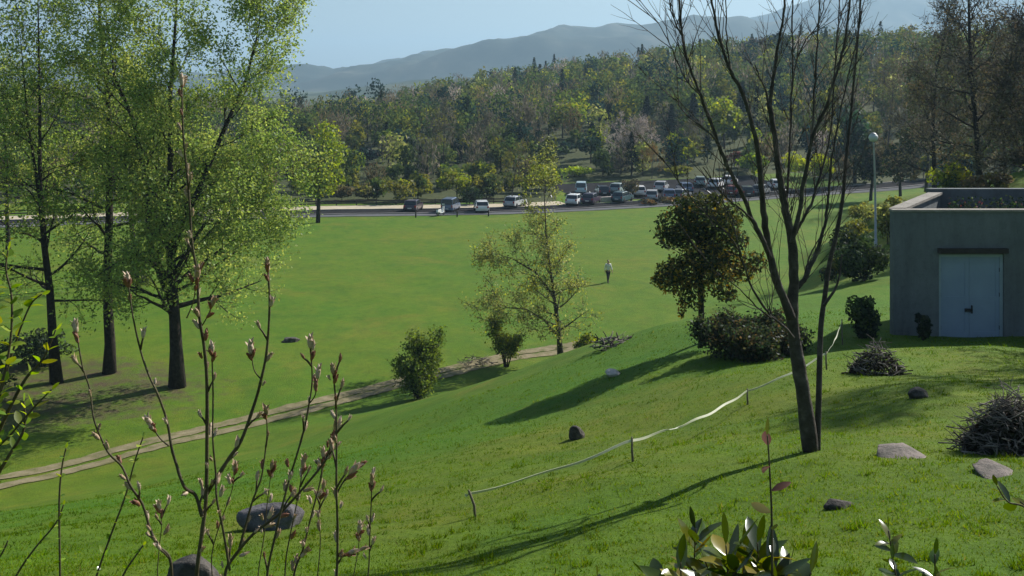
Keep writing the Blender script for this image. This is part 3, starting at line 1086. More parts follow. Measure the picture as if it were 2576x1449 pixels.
# ------------------------------------------------------------------ the bare tree on the slope
def bare_tree():
    b = ground(2045, 1135)
    D0 = b[1]
    root = empty('bare_tree', b, 'leafless tree with a forked dark trunk on the grass slope, branches rising past the top', 'tree')
    rg = np.random.default_rng(9)

    def pl(pts, dz=0.0, lean=0.0):
        out_ = []
        n = len(pts)
        for i, (u, v) in enumerate(pts):
            d = D0 + dz * min(1.0, (1135 - v) / 900) + lean * i / n
            out_.append(P(u, v, d) - b)
        return np.array(out_)

    def smooth(p, m=4):
        n = len(p)
        t = np.arange(n)
        tt = np.linspace(0, n - 1, (n - 1) * m + 1)
        q = np.stack([np.interp(tt, t, p[:, i]) for i in range(3)], -1)
        for _ in range(3):
            q[1:-1] = (q[:-2] + 2 * q[1:-1] + q[2:]) / 4
        return q
    px = D0 / F
    specs = [  # polyline, width px start, end, depth drift
        ([(2040, 1142), (2028, 1040), (2016, 960), (2002, 880), (1992, 800), (1996, 730), (1997, 650), (1992, 596), (1976, 530), (1964, 470), (1960, 438), (1952, 356), (1934, 258)], 56, 17, 0.0),
        ([(1934, 262), (1926, 225), (1909, 190), (1899, 160)], 10, 4, 0.3),
        ([(1936, 268), (1942, 220), (1946, 190), (1953, 146), (1960, 102), (1972, 40), (1976, -60), (1968, -200)], 15, 6, 0.0),
        ([(1992, 610), (2000, 575), (2010, 540), (2018, 489), (2028, 420), (2036, 373), (2051, 322), (2079, 271), (2097, 210), (2114, 153), (2129, 85), (2140, 0), (2152, -120), (2160, -260)], 17, 6, -0.5),
        ([(2040, 355), (2047, 288), (2051, 204), (2056, 120), (2058, 60), (2066, -40), (2070, -160)], 9, 4, 0.4),
        ([(2000, 590), (2014, 560), (2031, 535), (2048, 495), (2060, 450), (2079, 390), (2093, 310), (2098, 220), (2102, 129), (2110, 40), (2118, -80)], 12, 4, 0.8),
        ([(1990, 700), (1990, 640), (1984, 560), (1978, 500), (1985, 424), (1990, 305), (1991, 231), (1995, 180), (1992, 85), (1994, 0), (1998, -150)], 12, 5, 0.9),
        ([(1998, 176), (2006, 150), (2028, 95), (2058, 66), (2075, 10), (2085, -60)], 6, 3, 0.9),
        ([(1990, 800), (1976, 760), (1958, 722), (1938, 655), (1926, 590), (1919, 511), (1916, 470), (1902, 339), (1872, 244), (1838, 180), (1814, 112), (1797, 44), (1785, -30), (1776, -160)], 32, 6, -0.6),
        ([(1938, 650), (1915, 595), (1892, 552), (1868, 487), (1855, 470), (1826, 410), (1804, 356), (1781, 290), (1760, 237), (1738, 180), (1724, 136), (1716, 90), (1712, 51), (1706, 0), (1700, -110)], 17, 6, -1.0),
        ([(1893, 553), (1866, 528), (1838, 507), (1800, 470), (1770, 420)], 8, 3, -1.4),
        ([(1995, 730), (2008, 722), (2021, 708), (2041, 668), (2062, 613), (2072, 580), (2079, 545), (2084, 487), (2092, 400), (2108, 310), (2122, 240), (2150, 130), (2170, 20)], 20, 4, 0.6),
        ([(2024, 700), (2030, 672), (2038, 640), (2062, 600)], 9, 4, 0.7),
        ([(1996, 850), (1975, 822), (1940, 800), (1906, 748), (1882, 708), (1865, 643), (1838, 596), (1800, 555), (1753, 518), (1722, 480), (1690, 430), (1660, 390)], 10, 3, -1.6),
        ([(1940, 800), (1900, 770), (1870, 735), (1831, 704), (1800, 690), (1770, 660)], 6, 2, -1.8),
        ([(1865, 643), (1850, 590), (1832, 540), (1810, 480), (1800, 440)], 6, 2, -1.7),
        ([(1760, 237), (1733, 215), (1700, 150), (1680, 100), (1650, 50), (1600, 0), (1570, -40)], 5, 2, -1.2),
        ([(1838, 180), (1828, 95), (1826, 0), (1830, -80)], 6, 3, -0.6),
        ([(1716, 90), (1690, 40), (1678, -20), (1660, -100)], 6, 2, -1.2),
        ([(1804, 356), (1770, 320), (1735, 300), (1710, 270), (1690, 220)], 5, 2, -1.1),
        ([(1990, 305), (1975, 290), (1962, 230)], 5, 2, 0.9),
    ]
    trunk = MB()
    allp = []
    for pts, w0, w1, dz in specs:
        p = smooth(pl(pts, dz * 0.9))
        t = np.linspace(0, 1, len(p))
        rad = (w0 * (1 - t) ** 1.4 + w1 * (1 - (1 - t) ** 1.4)) * px * 0.37
        rad = rad * (1 + 0.05 * np.sin(t * 40 + w0))
        p = p + rg.normal(0, 0.004, p.shape) * np.minimum(1, t * 6)[:, None]
        (trunk).tube(p, rad, 10 if w0 > 15 else 6)
        allp.append((p, rad))
    trunk.build('trunk', M['bark_grey'], root)
    thin = MB()
    p = smooth(pl([(2056, 1140), (2058, 1060), (2061, 949), (2064, 816), (2075, 748), (2085, 664), (2102, 602), (2116, 528), (2123, 477), (2128, 400), (2140, 300), (2148, 200), (2160, 80), (2170, -80)], 0.8))
    thin.tube(p, np.linspace(8.5, 2.2, len(p)) * px, 8)
    allp.append((p[len(p) // 2:], np.linspace(5, 2.2, len(p) - len(p) // 2) * px))
    p = smooth(pl([(2072, 770), (2084, 752), (2102, 728), (2112, 697), (2118, 640)], 0.6))
    thin.tube(p, np.linspace(4.5, 1.5, len(p)) * px, 6)
    thin.build('second_trunk', M['bark_grey'], root)
    # fine side shoots
    tw = MB()
    for p, rad in allp:
        L = np.linalg.norm(np.diff(p, axis=0), axis=1).sum()
        for _ in range(int(L * 7.5)):
            t = rg.uniform(0.12, 0.98)
            i = int(t * (len(p) - 2))
            d = unit(p[i + 1] - p[i])
            if rad[i] > 0.05 or p[i][2] < 1.6:
                continue
            l = rg.uniform(0.25, 0.95)
            q = limb(rg, p[i], unit(side_dir(rg, d, R(rg.uniform(20, 45)), rg.uniform(0, 6.28)) + np.array([0, 0, 0.25])), l, 5, 0.07, 0.05)
            tw.tube(q, np.linspace(0.0052, 0.0018, 6), 4, False)
            for _k in range(3):
                a, d2 = along(q, rg.uniform(0.3, 0.95))
                q2 = limb(rg, a, side_dir(rg, d2, R(rg.uniform(20, 45)), rg.uniform(0, 6.28)), l * rg.uniform(0.2, 0.5), 3, 0.08, 0.05)
                tw.tube(q2, np.linspace(0.003, 0.0012, 4), 3, False)
    tw.build('twigs', M['bark_grey'], root)


bare_tree()


# ------------------------------------------------------------------ shrubs on the field edge and around the shed
def shrub(name, u, v, D, wpx, hpx, n, size, cols, label, seed, lumps=12, mat='leaf', cat='shrub', stems=6, group=None, low=-0.97, up=0.3, shell=0.7, base=None, slim=1.0, lump_r=0.42, depth=1.0, aspect=0.6):
    if base is None:
        if D is None:
            base = ground(u, v)
        else:
            base = on(u, D)
    k = base[1] / F
    root = empty(name, base, label, cat, group)
    rg = np.random.default_rng(seed)
    H = hpx * k
    rx = wpx * k * 0.5 * 0.72
    lf = MB()
    cz = H * 0.47
    L = clump_crown(lf, rg, n, rx, rx * depth, H * 0.42, cz, lumps, size, cols, lump_r, shell, up, low, aspect)
    lf.build('crown', M[mat], root, False)
    st = MB()
    for i in range(min(stems, len(L))):
        p = L[i]
        st.tube(np.array([[rg.normal(0, rx * 0.1), rg.normal(0, rx * 0.1), -0.1], [p[0] * 0.35, p[1] * 0.35, p[2] * 0.5], p]), [max(0.02, H * 0.012), max(0.014, H * 0.009), 0.006], 5, False)
    st.build('stems', M['bark'], root)
    return root


def feather(name, u, v, D, wpx, hpx, nst, cols, label, seed, leaf=0.062, per=3, cat='shrub', bare=0.10, spread=0.09):
    base = ground(u, v) if D is None else on(u, D)
    k = base[1] / F
    H, W = hpx * k, wpx * k
    root = empty(name, base, label, cat)
    rg = np.random.default_rng(seed)
    st = []
    for i in range(nst):
        a = i * 2.4 + rg.normal(0, 0.3)
        rr = W * 0.42 * math.sqrt((i + 0.4) / nst)
        hh = H * rg.uniform(0.45, 1.0) * (1 - 0.25 * rr / (W * 0.5))
        c = np.array([rr * math.cos(a), rr * math.sin(a), hh])
        st.append((curve3_([(0.1 * c[0], 0.1 * c[1], -0.1), (0.45 * c[0], 0.45 * c[1], hh * 0.45), (0.85 * c[0], 0.85 * c[1], hh * 0.8), tuple(c)]), 0.012 * H + 0.008))
    tw = MB()
    tw.thick = 0.8
    wood, tp, td, tk = skeleton(seed, H, 0.03, bare, 15, lambda f: 0.15 * W * (1.1 - 0.6 * f) + 0.10, (60, 30), 3, 3, 0.05, 0.14, twigs_mb=tw, stems=st, twl=0.12 * H, minz=0.08)
    wood.build('stems', M['bark'], root)
    tw.build('twigs', M['bark'], root)
    lf = MB()
    leaves_on(lf, rg, tp, td, tk, per, spread, leaf, cols)
    lf.build('crown', M['leaf'], root, False)


def curve3_(p):
    p = np.asarray(p, float)
    t = np.arange(len(p))
    tt = np.linspace(0, len(p) - 1, 10)
    q = np.stack([np.interp(tt, t, p[:, i]) for i in range(3)], -1)
    q[1:-1] = (q[:-2] + 2 * q[1:-1] + q[2:]) / 4
    return q


feather('bush', 1052, 1002, None, 135, 190, 12, [(0.12, 0.18, 0.03), (0.09, 0.15, 0.03), (0.16, 0.22, 0.035)], 'leafy green bush with upright shoots growing beside the dirt path', 71)
feather('slim_tree', 1274, 922, None, 92, 130, 6, LIME + LIME[1:] + MIDG[:2], 'small slim leafy tree on the dirt path, beside the thin pale tree', 72, bare=0.3)
feather('bush', 1488, 858, 50, 95, 85, 9, LIME + LIME + MIDG[:1], 'low bright green bush just beyond the crest, beside the thin pale tree', 73)
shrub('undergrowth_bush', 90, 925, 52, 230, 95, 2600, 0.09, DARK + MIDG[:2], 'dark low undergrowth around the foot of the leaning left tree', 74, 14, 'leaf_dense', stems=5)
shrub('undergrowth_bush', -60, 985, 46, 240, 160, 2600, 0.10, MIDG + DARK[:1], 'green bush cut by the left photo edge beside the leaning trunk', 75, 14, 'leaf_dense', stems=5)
shrub('bush', 345, 705, 72, 70, 60, 500, 0.12, GREYB, 'grey dry-looking bush at the foot of the grey-trunked tree on the field', 76, 8, 'leaf_dense', stems=4)
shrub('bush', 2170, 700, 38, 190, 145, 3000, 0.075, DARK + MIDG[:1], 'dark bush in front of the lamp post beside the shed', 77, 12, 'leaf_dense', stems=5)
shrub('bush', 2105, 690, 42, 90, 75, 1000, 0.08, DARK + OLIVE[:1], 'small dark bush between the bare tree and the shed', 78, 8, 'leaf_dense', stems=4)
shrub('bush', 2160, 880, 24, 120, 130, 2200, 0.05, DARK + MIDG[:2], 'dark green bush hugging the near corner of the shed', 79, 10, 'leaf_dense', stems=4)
feather('bush', 1895, 890, None, 300, 66, 18, DARK + [(0.05, 0.06, 0.02), (0.09, 0.07, 0.03), (0.04, 0.07, 0.02)], 'dark low growth standing in for the shade on the bank between the golden-tipped tree and the bare tree', 80, leaf=0.04, per=2, bare=0.05, spread=0.08)  # dark leaves added to give the bank its shade
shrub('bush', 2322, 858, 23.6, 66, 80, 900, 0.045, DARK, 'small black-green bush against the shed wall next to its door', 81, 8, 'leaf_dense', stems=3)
for i, (u, v, D, wd, ht, cols, lb) in enumerate([
        (2160, 640, 62, 130, 70, OLIVE, 'pale green scrub bush on the rise behind the lamp post'),
        (2240, 600, 50, 150, 120, PALE + OLIVE, 'yellowish scrub bush touching the left end of the shed roof'),
        (2170, 570, 80, 120, 75, PALE + OLIVE, 'dry pale bush on the rise near the far road end'),
        (2260, 520, 70, 160, 70, OLIVE + LIME[1:2], 'olive scrub bush on the rise above the shed roof corner'),
        (2380, 500, 58, 130, 95, LIME + MIDG[:1], 'bright green bush directly behind the shed roof'),
        (2490, 500, 52, 150, 60, BROWN + OLIVE, 'brownish scrub behind the shed roof beneath bare trees'),
        (2590, 500, 56, 160, 70, BROWN + MIDG[:1], 'brown-green scrub behind the shed at the right photo edge')]):
    shrub('scrub_bush', u, v, D, wd, ht, 1500, 0.11, cols, lb, 90 + i, 11, stems=4, group='scrub on the rise behind the shed')
# ------------------------------------------------------------------ trees beyond the field
def mtree(kind, name, u, vtop, D, wpx, cols, label, seed, n=900, size=0.28, group=None, trunk=0.25, cat='tree', mat='leaf_dense', lumps=14, bark='bark', low=-0.75, shell=0.7, lump_r=0.4, x=None):
    base = on(u, D)
    H = (CAMZ - (vtop - CV) / F * D) - base[2]
    rx = wpx * D / F * 0.5
    root = empty(name, base, label, cat, group)
    rg = np.random.default_rng(seed)
    wd, lf = MB(), MB()
    if kind == 'conifer':
        wd.tube(np.array([(0, 0, -0.2), (0, 0, H * 0.5), (0.05, 0, H * 0.98)]), [0.03 * H * 0.6, 0.02 * H * 0.6, 0.02], 6)
        t = rg.random(n) ** 0.75
        z = H * (0.06 + 0.94 * t)
        az = rg.uniform(0, 6.28, n)
        tier = 0.78 + 0.22 * np.cos(z * 2 * np.pi / max(H * 0.085, 0.35) + az * 0.5)
        r = rx * (1 - t) ** 0.85 * tier * rg.uniform(0.45, 1.05, n) + 0.06
        c = np.stack([r * np.cos(az), r * np.sin(az), z - r * 0.25], -1)
        ax = np.stack([np.cos(az), np.sin(az), np.full(n, -0.35)], -1)
        cards(lf, rg, c, size * rg.uniform(0.6, 1.3, n), np.array([0, 0, 1.0]), 0.35, blend(rg, n, cols), 0.5, ax)
    elif kind == 'bare':
        wood, tp, td, tk = skeleton(seed, H * 0.93, max(0.012 * H, 0.06), 0.22, 16, lambda f: rx * (1.1 - 0.55 * f) + 0.3, (60, 25), 6, 4, 0.09, 0.12, wood=wd, twl=0.12 * H * 0.6, minz=0.6)
        idx = rg.integers(0, len(tp), n)
        c = tp[idx] + rg.normal(0, 0.10 * H * 0.3, (n, 3))
        cards(lf, rg, c, size * rg.uniform(0.6, 1.5, n), None, 0.16, blend(rg, n, cols, tk[idx]), 1.0, td[idx] + np.array([0, 0, 0.6]))
    else:
        cz = H * (0.55 if kind == 'round' else 0.5)
        rz = H * (0.44 if kind == 'round' else 0.48)
        L = clump_crown(lf, rg, n, rx * 0.72, rx * 0.72, rz * 0.72, cz, lumps, size, cols, lump_r, shell, 0.3, low)
        tr = limb(rg, (0, 0, -0.2), (0, 0, 1), H * 0.72, 6, 0.05, 0.05)
        wd.tube(tr, np.linspace(0.022 * H, 0.006 * H, 7), 7)
        for p in L[:8]:
            a, _ = along(tr, rg.uniform(0.35, 0.8))
            wd.tube(np.array([a, (a + p) / 2 + [0, 0, -0.1], p]), [0.007 * H, 0.005 * H, 0.003 * H], 4, False)
    wd.build('trunk', M[bark], root)
    lf.build('crown', M[mat], root, False)
    return root


RT = [
    # kind, name, u, v top, D, width px, colours, label
    ('round', 'green_tree', 800, 285, 106, 215, LIME[:3] + [(0.14, 0.22, 0.04)], 'light green spring tree at the road edge, right of the tall forked tree', 3200, 0.17),
    ('shrub', 'roadside_bush', 1010, 430, 124, 130, OLIVE + LIME[1:2], 'yellow-olive bush behind the dark purple parked car', 900, 0.2),
    ('shrub', 'roadside_bush', 925, 450, 126, 110, OLIVE + BROWN, 'dull olive bush at the roadside between the light green tree and the dark purple car', 800, 0.2),
    ('shrub', 'roadside_bush', 860, 452, 125, 90, BROWN + OLIVE[:2], 'brownish bush close beside the light green roadside tree', 700, 0.2),
    ('shrub', 'roadside_bush', 1150, 412, 126, 125, LIME[1:] + OLIVE, 'yellow-green bush directly behind the grey van by the road', 1000, 0.2),
    ('shrub', 'roadside_bush', 1225, 425, 127, 110, OLIVE + MIDG, 'olive bush behind the white-roofed hatchback by the road', 900, 0.2),
    ('shrub', 'dark_bush', 1182, 470, 122, 80, DARK + MIDG[:1], 'low dark bush between the grey van and the white-roofed hatchback', 600, 0.18),
    ('bare', 'bare_tree', 1288, 365, 119, 105, OLIVE + BROWN, 'thin dark-stemmed roadside tree with olive twigs, right of the white-roofed hatchback', 900, 0.2),
    ('bare', 'bare_tree', 1112, 258, 150, 110, GREYB, 'tall grey-brown bare tree rising above the yellow-green roadside bushes', 1500, 0.26),
    ('shrub', 'roadside_bush', 1372, 398, 133, 120, LIME[1:] + OLIVE[:1], 'yellow-green bush beyond the road, right above the thin pale tree', 1000, 0.2),
    ('shrub', 'roadside_bush', 1445, 415, 150, 100, [(0.26, 0.36, 0.04), (0.20, 0.29, 0.04)], 'bright green bush behind the light blue-white van', 900, 0.2),
    ('bare', 'blossom_tree', 1590, 335, 152, 190, PINKW, 'pinkish-white blossoming tree behind the parked cars', 3000, 0.22),
    ('bare', 'russet_tree', 1640, 385, 147, 110, ORNG, 'orange-russet young tree in front of the pinkish-white blossom tree', 1200, 0.2),
    ('round', 'russet_tree', 1587, 440, 128.5, 70, ORNG[2:] + BROWN, 'little dark-trunked brownish tree standing among the parked cars', 500, 0.18),
    ('shrub', 'roadside_bush', 1705, 415, 150, 110, OLIVE + LIME[1:2], 'yellow-olive bush behind the silver cars, right of the orange-russet tree', 900, 0.2),
    ('bare', 'bare_tree', 1740, 330, 160, 130, GREYB + OLIVE[:1], 'grey bare tree behind the car park, left of the bright lime bushes', 1400, 0.24),
    ('conifer', 'conifer', 1489, 308, 185, 44, DARK, 'narrow dark conifer left of a broader conifer group on the wooded hill', 700, 0.4),
    ('conifer', 'conifer', 1532, 262, 200, 48, DARK, 'tall narrow dark conifer at the left end of the conifer group on the hill', 800, 0.45),
    ('round', 'evergreen_tree', 1575, 250, 205, 100, [(0.02, 0.055, 0.03), (0.03, 0.07, 0.035)], 'rounded deep green evergreen between two narrow dark conifers', 1100, 0.4),
    ('conifer', 'conifer', 1628, 242, 200, 50, DARK, 'narrow dark conifer at the right end of the conifer group on the hill', 800, 0.45),
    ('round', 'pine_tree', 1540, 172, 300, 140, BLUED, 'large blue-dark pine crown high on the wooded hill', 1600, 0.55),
    ('round', 'rust_tree', 1466, 250, 270, 52, RUST, 'small rusty red tree on the hill left of the conifer group', 450, 0.4),
    ('round', 'lime_tree', 1822, 235, 172, 120, LIME[1:], 'bright lime-green tree on the hill behind the bare foreground tree limbs', 1400, 0.34),
    ('conifer', 'conifer', 1745, 235, 190, 60, DARK, 'dark conifer left of the bright lime-green hill tree', 800, 0.45),
    ('conifer', 'conifer', 1690, 262, 185, 50, DARK, 'short dark conifer between the conifer group and the bright lime-green hill tree', 700, 0.42),
    ('conifer', 'conifer', 1868, 205, 196, 60, DARK, 'dark conifer right behind the bright lime-green hill tree', 800, 0.45),
    ('conifer', 'conifer', 1905, 218, 190, 48, DARK, 'slim dark conifer seen between the bare foreground limbs', 700, 0.42),
    ('shrub', 'lime_bush', 1898, 378, 148, 115, [(0.27, 0.36, 0.03), (0.18, 0.28, 0.03), (0.10, 0.18, 0.03)], 'vivid yellow-green bush at the end of the car park, left of two others', 1100, 0.22),
    ('shrub', 'lime_bush', 2000, 372, 146, 100, [(0.33, 0.39, 0.03), (0.25, 0.33, 0.03)], 'vivid yellow-green bush right of the car park, between two similar bushes', 1000, 0.22),
    ('shrub', 'lime_bush', 2072, 375, 144, 85, [(0.33, 0.39, 0.03), (0.25, 0.33, 0.03)], 'vivid yellow-green bush nearest the lamp post, beyond the road', 900, 0.22),
    ('shrub', 'red_bush', 1848, 372, 155, 60, REDB, 'dark red-brown bush behind the white cars', 500, 0.2),
    ('round', 'evergreen_tree', 2150, 222, 140, 95, [(0.02, 0.05, 0.025), (0.03, 0.065, 0.03)], 'dark green evergreen left of the lamp head', 1200, 0.32),
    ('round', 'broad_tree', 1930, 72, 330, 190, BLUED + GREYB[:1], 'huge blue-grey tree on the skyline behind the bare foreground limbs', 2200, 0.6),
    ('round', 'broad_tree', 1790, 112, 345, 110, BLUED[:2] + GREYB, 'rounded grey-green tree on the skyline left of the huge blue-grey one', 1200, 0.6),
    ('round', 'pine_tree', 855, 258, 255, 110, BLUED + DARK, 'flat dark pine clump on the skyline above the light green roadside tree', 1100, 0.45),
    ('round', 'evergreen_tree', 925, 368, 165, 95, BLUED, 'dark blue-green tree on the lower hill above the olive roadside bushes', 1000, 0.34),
    ('round', 'evergreen_tree', 1020, 330, 180, 70, DARK + MIDG[:1], 'dark green tree on the lower hill left of the tall grey-brown bare tree', 800, 0.36),
    ('round', 'evergreen_tree', 1400, 345, 170, 90, BLUED + MIDG[:1], 'dark green tree on the lower hill above the yellow-green bush by the thin pale tree', 900, 0.34),
    ('bare', 'bare_tree', 1225, 300, 165, 120, GREYB, 'grey-brown bare tree on the lower hill above the olive bush', 1300, 0.28),
    ('bare', 'bare_tree', 1330, 290, 175, 120, BROWN + GREYB, 'brown bare tree on the lower hill, right of the grey-brown bare ones', 1300, 0.28),
    ('round', 'dark_tree', 2190, 300, 125, 110, DARK + BROWN[:1], 'dark shaded tree directly behind the lamp head', 1300, 0.28),
    ('round', 'dark_tree', 2265, 305, 118, 110, DARK + BROWN[:1], 'dark shaded tree right of the lamp head, above the scrub', 1300, 0.28),
    ('bare', 'bare_tree', 2230, 165, 150, 150, BROWN, 'brown bare tree rising above the dark trees by the lamp', 1800, 0.26),
    ('bare', 'bare_tree', 2330, 110, 120, 170, BROWN + MIDG[:1], 'olive-brown bare tree above the left end of the shed roof', 2200, 0.22),
]
for i, r in enumerate(RT):
    kind, name, u, vt, D, wp, cols, lb, n, sz = r
    grp = {'roadside_bush': 'bushes along the far road', 'conifer': 'dark conifers on the wooded hill', 'lime_bush': 'vivid bushes beyond the car park'}.get(name)
    lowv = -0.95 if kind == 'shrub' else -0.7
    mtree(kind, name, u, vt, D, wp, cols, lb, 300 + i, n, sz, grp, cat='bush' if kind == 'shrub' else 'tree', mat='leaf' if ('lime' in name or 'green' in name or name == 'roadside_bush') else 'leaf_dense', low=lowv, bark='bark_grey' if kind == 'bare' else 'bark')


# twiggy brown trees on the rise behind the shed
def twig_tree(u, D, vtop, w, label, seed, cols, n=9000, size=0.085):
    base = on(u, D)
    H = (CAMZ - (vtop - CV) / F * D) - base[2]
    root = empty('twiggy_tree', base, label, 'tree', 'brown twiggy trees on the rise')
    rg = np.random.default_rng(seed)
    tw = MB()
    tw.thick = 2.0
    rx = w * D / F * 0.5
    st = None
    wood, tp, td, tk = skeleton(seed, H, 0.010 * H + 0.03, 0.14, 36, lambda f: rx * (1.0 - 0.62 * f) + 0.3, (72, 24), 8, 5, 0.07, 0.12, twigs_mb=tw, twl=0.8, minz=0.7)
    wood.build('trunk', M['bark'], root)
    tw.build('twigs', M['bark_grey'], root)
    lf = MB()
    keep = np.exp(-np.clip(tp[:, 2] / H - 0.45, 0, 1) * 5.0)
    idx = rg.choice(len(tp), n, p=keep / keep.sum())
    c = tp[idx] + rg.normal(0, 0.24, (n, 3))
    cards(lf, rg, c, size * rg.uniform(0.6, 1.5, n), np.array([0, 0, .3]), 0.5, blend(rg, n, cols, tk[idx]))
    lf.build('crown', M['leaf_dense'], root, False)


twig_tree(2465, 60, -190, 300, 'tall brown twiggy tree right behind the shed roof, its top bare against the mountain', 401, BROWN + GREYB, 9000)
twig_tree(2590, 50, 60, 340, 'dark brown twiggy tree with low spreading boughs at the right photo edge', 402, BROWN + [(0.07, 0.05, 0.03)] + GREYB, 11000)
twig_tree(2350, 78, -40, 230, 'brown twiggy tree behind the left half of the shed roof, with some green low down', 403, BROWN + GREYB + MIDG[:1], 9000)
twig_tree(2700, 62, -120, 330, 'brown twiggy tree reaching in from beyond the right photo edge', 404, BROWN, 9000)
twig_tree(2530, 82, 70, 260, 'dense olive-brown twiggy tree filling the gap between the taller two', 405, BROWN + GREYB + OLIVE[:1], 9000)


for q_, (tx, ty, hh, ww, lb) in enumerate([(17.5, 24.0, 12.5, 6.5, 'bare twiggy tree just outside the right photo edge, shading the grass before the shed'), (20.5, 18.5, 11.5, 6.0, 'second bare twiggy tree outside the right photo edge, nearer the viewer')]):
    uu = CU + tx / ty * F
    twig_tree(uu, ty, CV - (h1(tx, ty) + hh - CAMZ) / ty * F, ww / ty * F, lb, 410 + q_, BROWN, 2600, 0.06)


# the rest of the wood on the hill: one mass of trees
def hillside_wood():
    rg = np.random.default_rng(77)
    lf = MB()
    kinds = [(OLIVE + MIDG, 0.24, 0), (MIDG, 0.28, 0), (GREYB, 0.16, 1), (BROWN, 0.08, 1), (BLUED + DARK[:1], 0.11, 0), (LIME[1:] + MIDG, 0.10, 0), (PINKW, 0.015, 1), (DARK, 0.045, 2), (PALE, 0.03, 0)]
    prob = np.array([k[1] for k in kinds])
    prob /= prob.sum()
    D = 124.0
    pts = []
    keepout = [(r[2], r[4], r[5] * 0.5) for r in RT if r[4] > 160 and r[0] != 'bare']
    while D < 430:
        sp = 3.9 + D / 85
        for u in np.arange(-500 if D < 300 else 300, 3150, sp / D * F):
            d = D + rg.uniform(-2.5, 2.5)
            uu = u + rg.uniform(-0.45, 0.45) * sp / D * F
            rid = np.interp(uu, [-600, 800, 1100, 1450, 1780, 2250, 3000], [270, 270, 330, 405, 395, 310, 240])
            if d > rid + 12:
                continue
            if d < np.interp(uu, [0, 1290, 1400, 1430, 2030, 2110, 2200, 3200], [124, 126, 129, 147, 152, 146, 138, 134]):
                continue
            if any(abs(uu - a) < w_ * 0.7 and b - 16 < d < b + 2 for a, b, w_ in keepout):
                continue
            pts.append((uu, d))
        D += 2.9 + D / 75
    x = np.array([(u - CU) / F * d for u, d in pts])
    y = np.array([d for u, d in pts])
    z = hgt(x, y)
    for i in range(len(pts)):
        ki = rg.choice(len(kinds), p=prob)
        cols, _, form = kinds[ki]
        front = y[i] < 185
        if y[i] < 146:
            ki = rg.choice([0, 0, 0, 5, 5, 1, 3, 4])
            cols, _, form = kinds[ki]
        cols = np.array(cols) * rg.uniform(0.95, 1.4)
        H = rg.uniform(6.0, 10.5) if not front else (rg.uniform(2.6, 4.6) if y[i] < 146 else rg.uniform(3.8, 6.8))
        if ki == 4:
            H *= 1.15
        rx = H * (rg.uniform(0.32, 0.52) if y[i] >= 146 else rg.uniform(0.45, 0.6))
        m = MB()
        n = 330 if y[i] < 230 else 230
        s = 0.19 + y[i] / 1150
        if form == 0:
            clump_crown(m, rg, n, rx * 0.8, rx * 0.8, H * 0.38, H * 0.48, 9, s, cols, 0.44, 0.75, 0.3, -0.95)
        elif form == 1:
            c = unit(rg.normal(0, 1, (n, 3))) * (rg.random((n, 1)) ** 0.4) * np.array([rx * 0.9, rx * 0.9, H * 0.48]) + np.array([0, 0, H * 0.48])
            ax = unit(c - np.array([0, 0, H * 0.1])) + np.array([0, 0, 0.4])
            cards(m, rg, c, s * 1.25 * rg.uniform(0.6, 1.4, n), None, 0.22, blend(rg, n, cols), 1.0, ax)
        else:
            t = rg.random(n) ** 0.7
            az = rg.uniform(0, 6.28, n)
            r = rx * 0.6 * (1 - t) * rg.uniform(0.5, 1.05, n)
            c = np.stack([r * np.cos(az), r * np.sin(az), H * (0.08 + 0.95 * t)], -1)
            cards(m, rg, c, s * 1.1, np.array([0, 0, 1.0]), 0.4, blend(rg, n, cols), 0.5, np.stack([np.cos(az), np.sin(az), np.full(n, -0.4)], -1))
        m.tube(np.array([(0, 0, -0.3), (0, 0, H * 0.6)]), [0.02 * H, 0.008 * H], 4, False, col=(0.05, 0.042, 0.035))
        off = np.array([x[i], y[i], z[i]])
        vv = np.vstack(m.v) + off
        lf.add(vv, np.vstack(m.q), None, np.vstack(m.c))
    o = lf.build('hillside_wood', M['leaf_far'], None, False)
    tag(o, 'mixed spring wood of green, grey and dark trees covering the hill beyond the road', 'wood', kind='stuff')
    return len(pts)


NW = hillside_wood()


# ------------------------------------------------------------------ the concrete shed
def plan_prism(mb, poly, z0, z1):
    n = len(poly)
    a = np.array([(p[0], p[1], z0) for p in poly])
    b = np.array([(p[0], p[1], z1) for p in poly])
    base = mb.n
    mb.add(np.vstack([a, b]), [[i, (i + 1) % n, n + (i + 1) % n, n + i] for i in range(n)])
    mb.poly.append(list(base + np.arange(n)[::-1]))
    mb.poly.append(list(base + n + np.arange(n)))


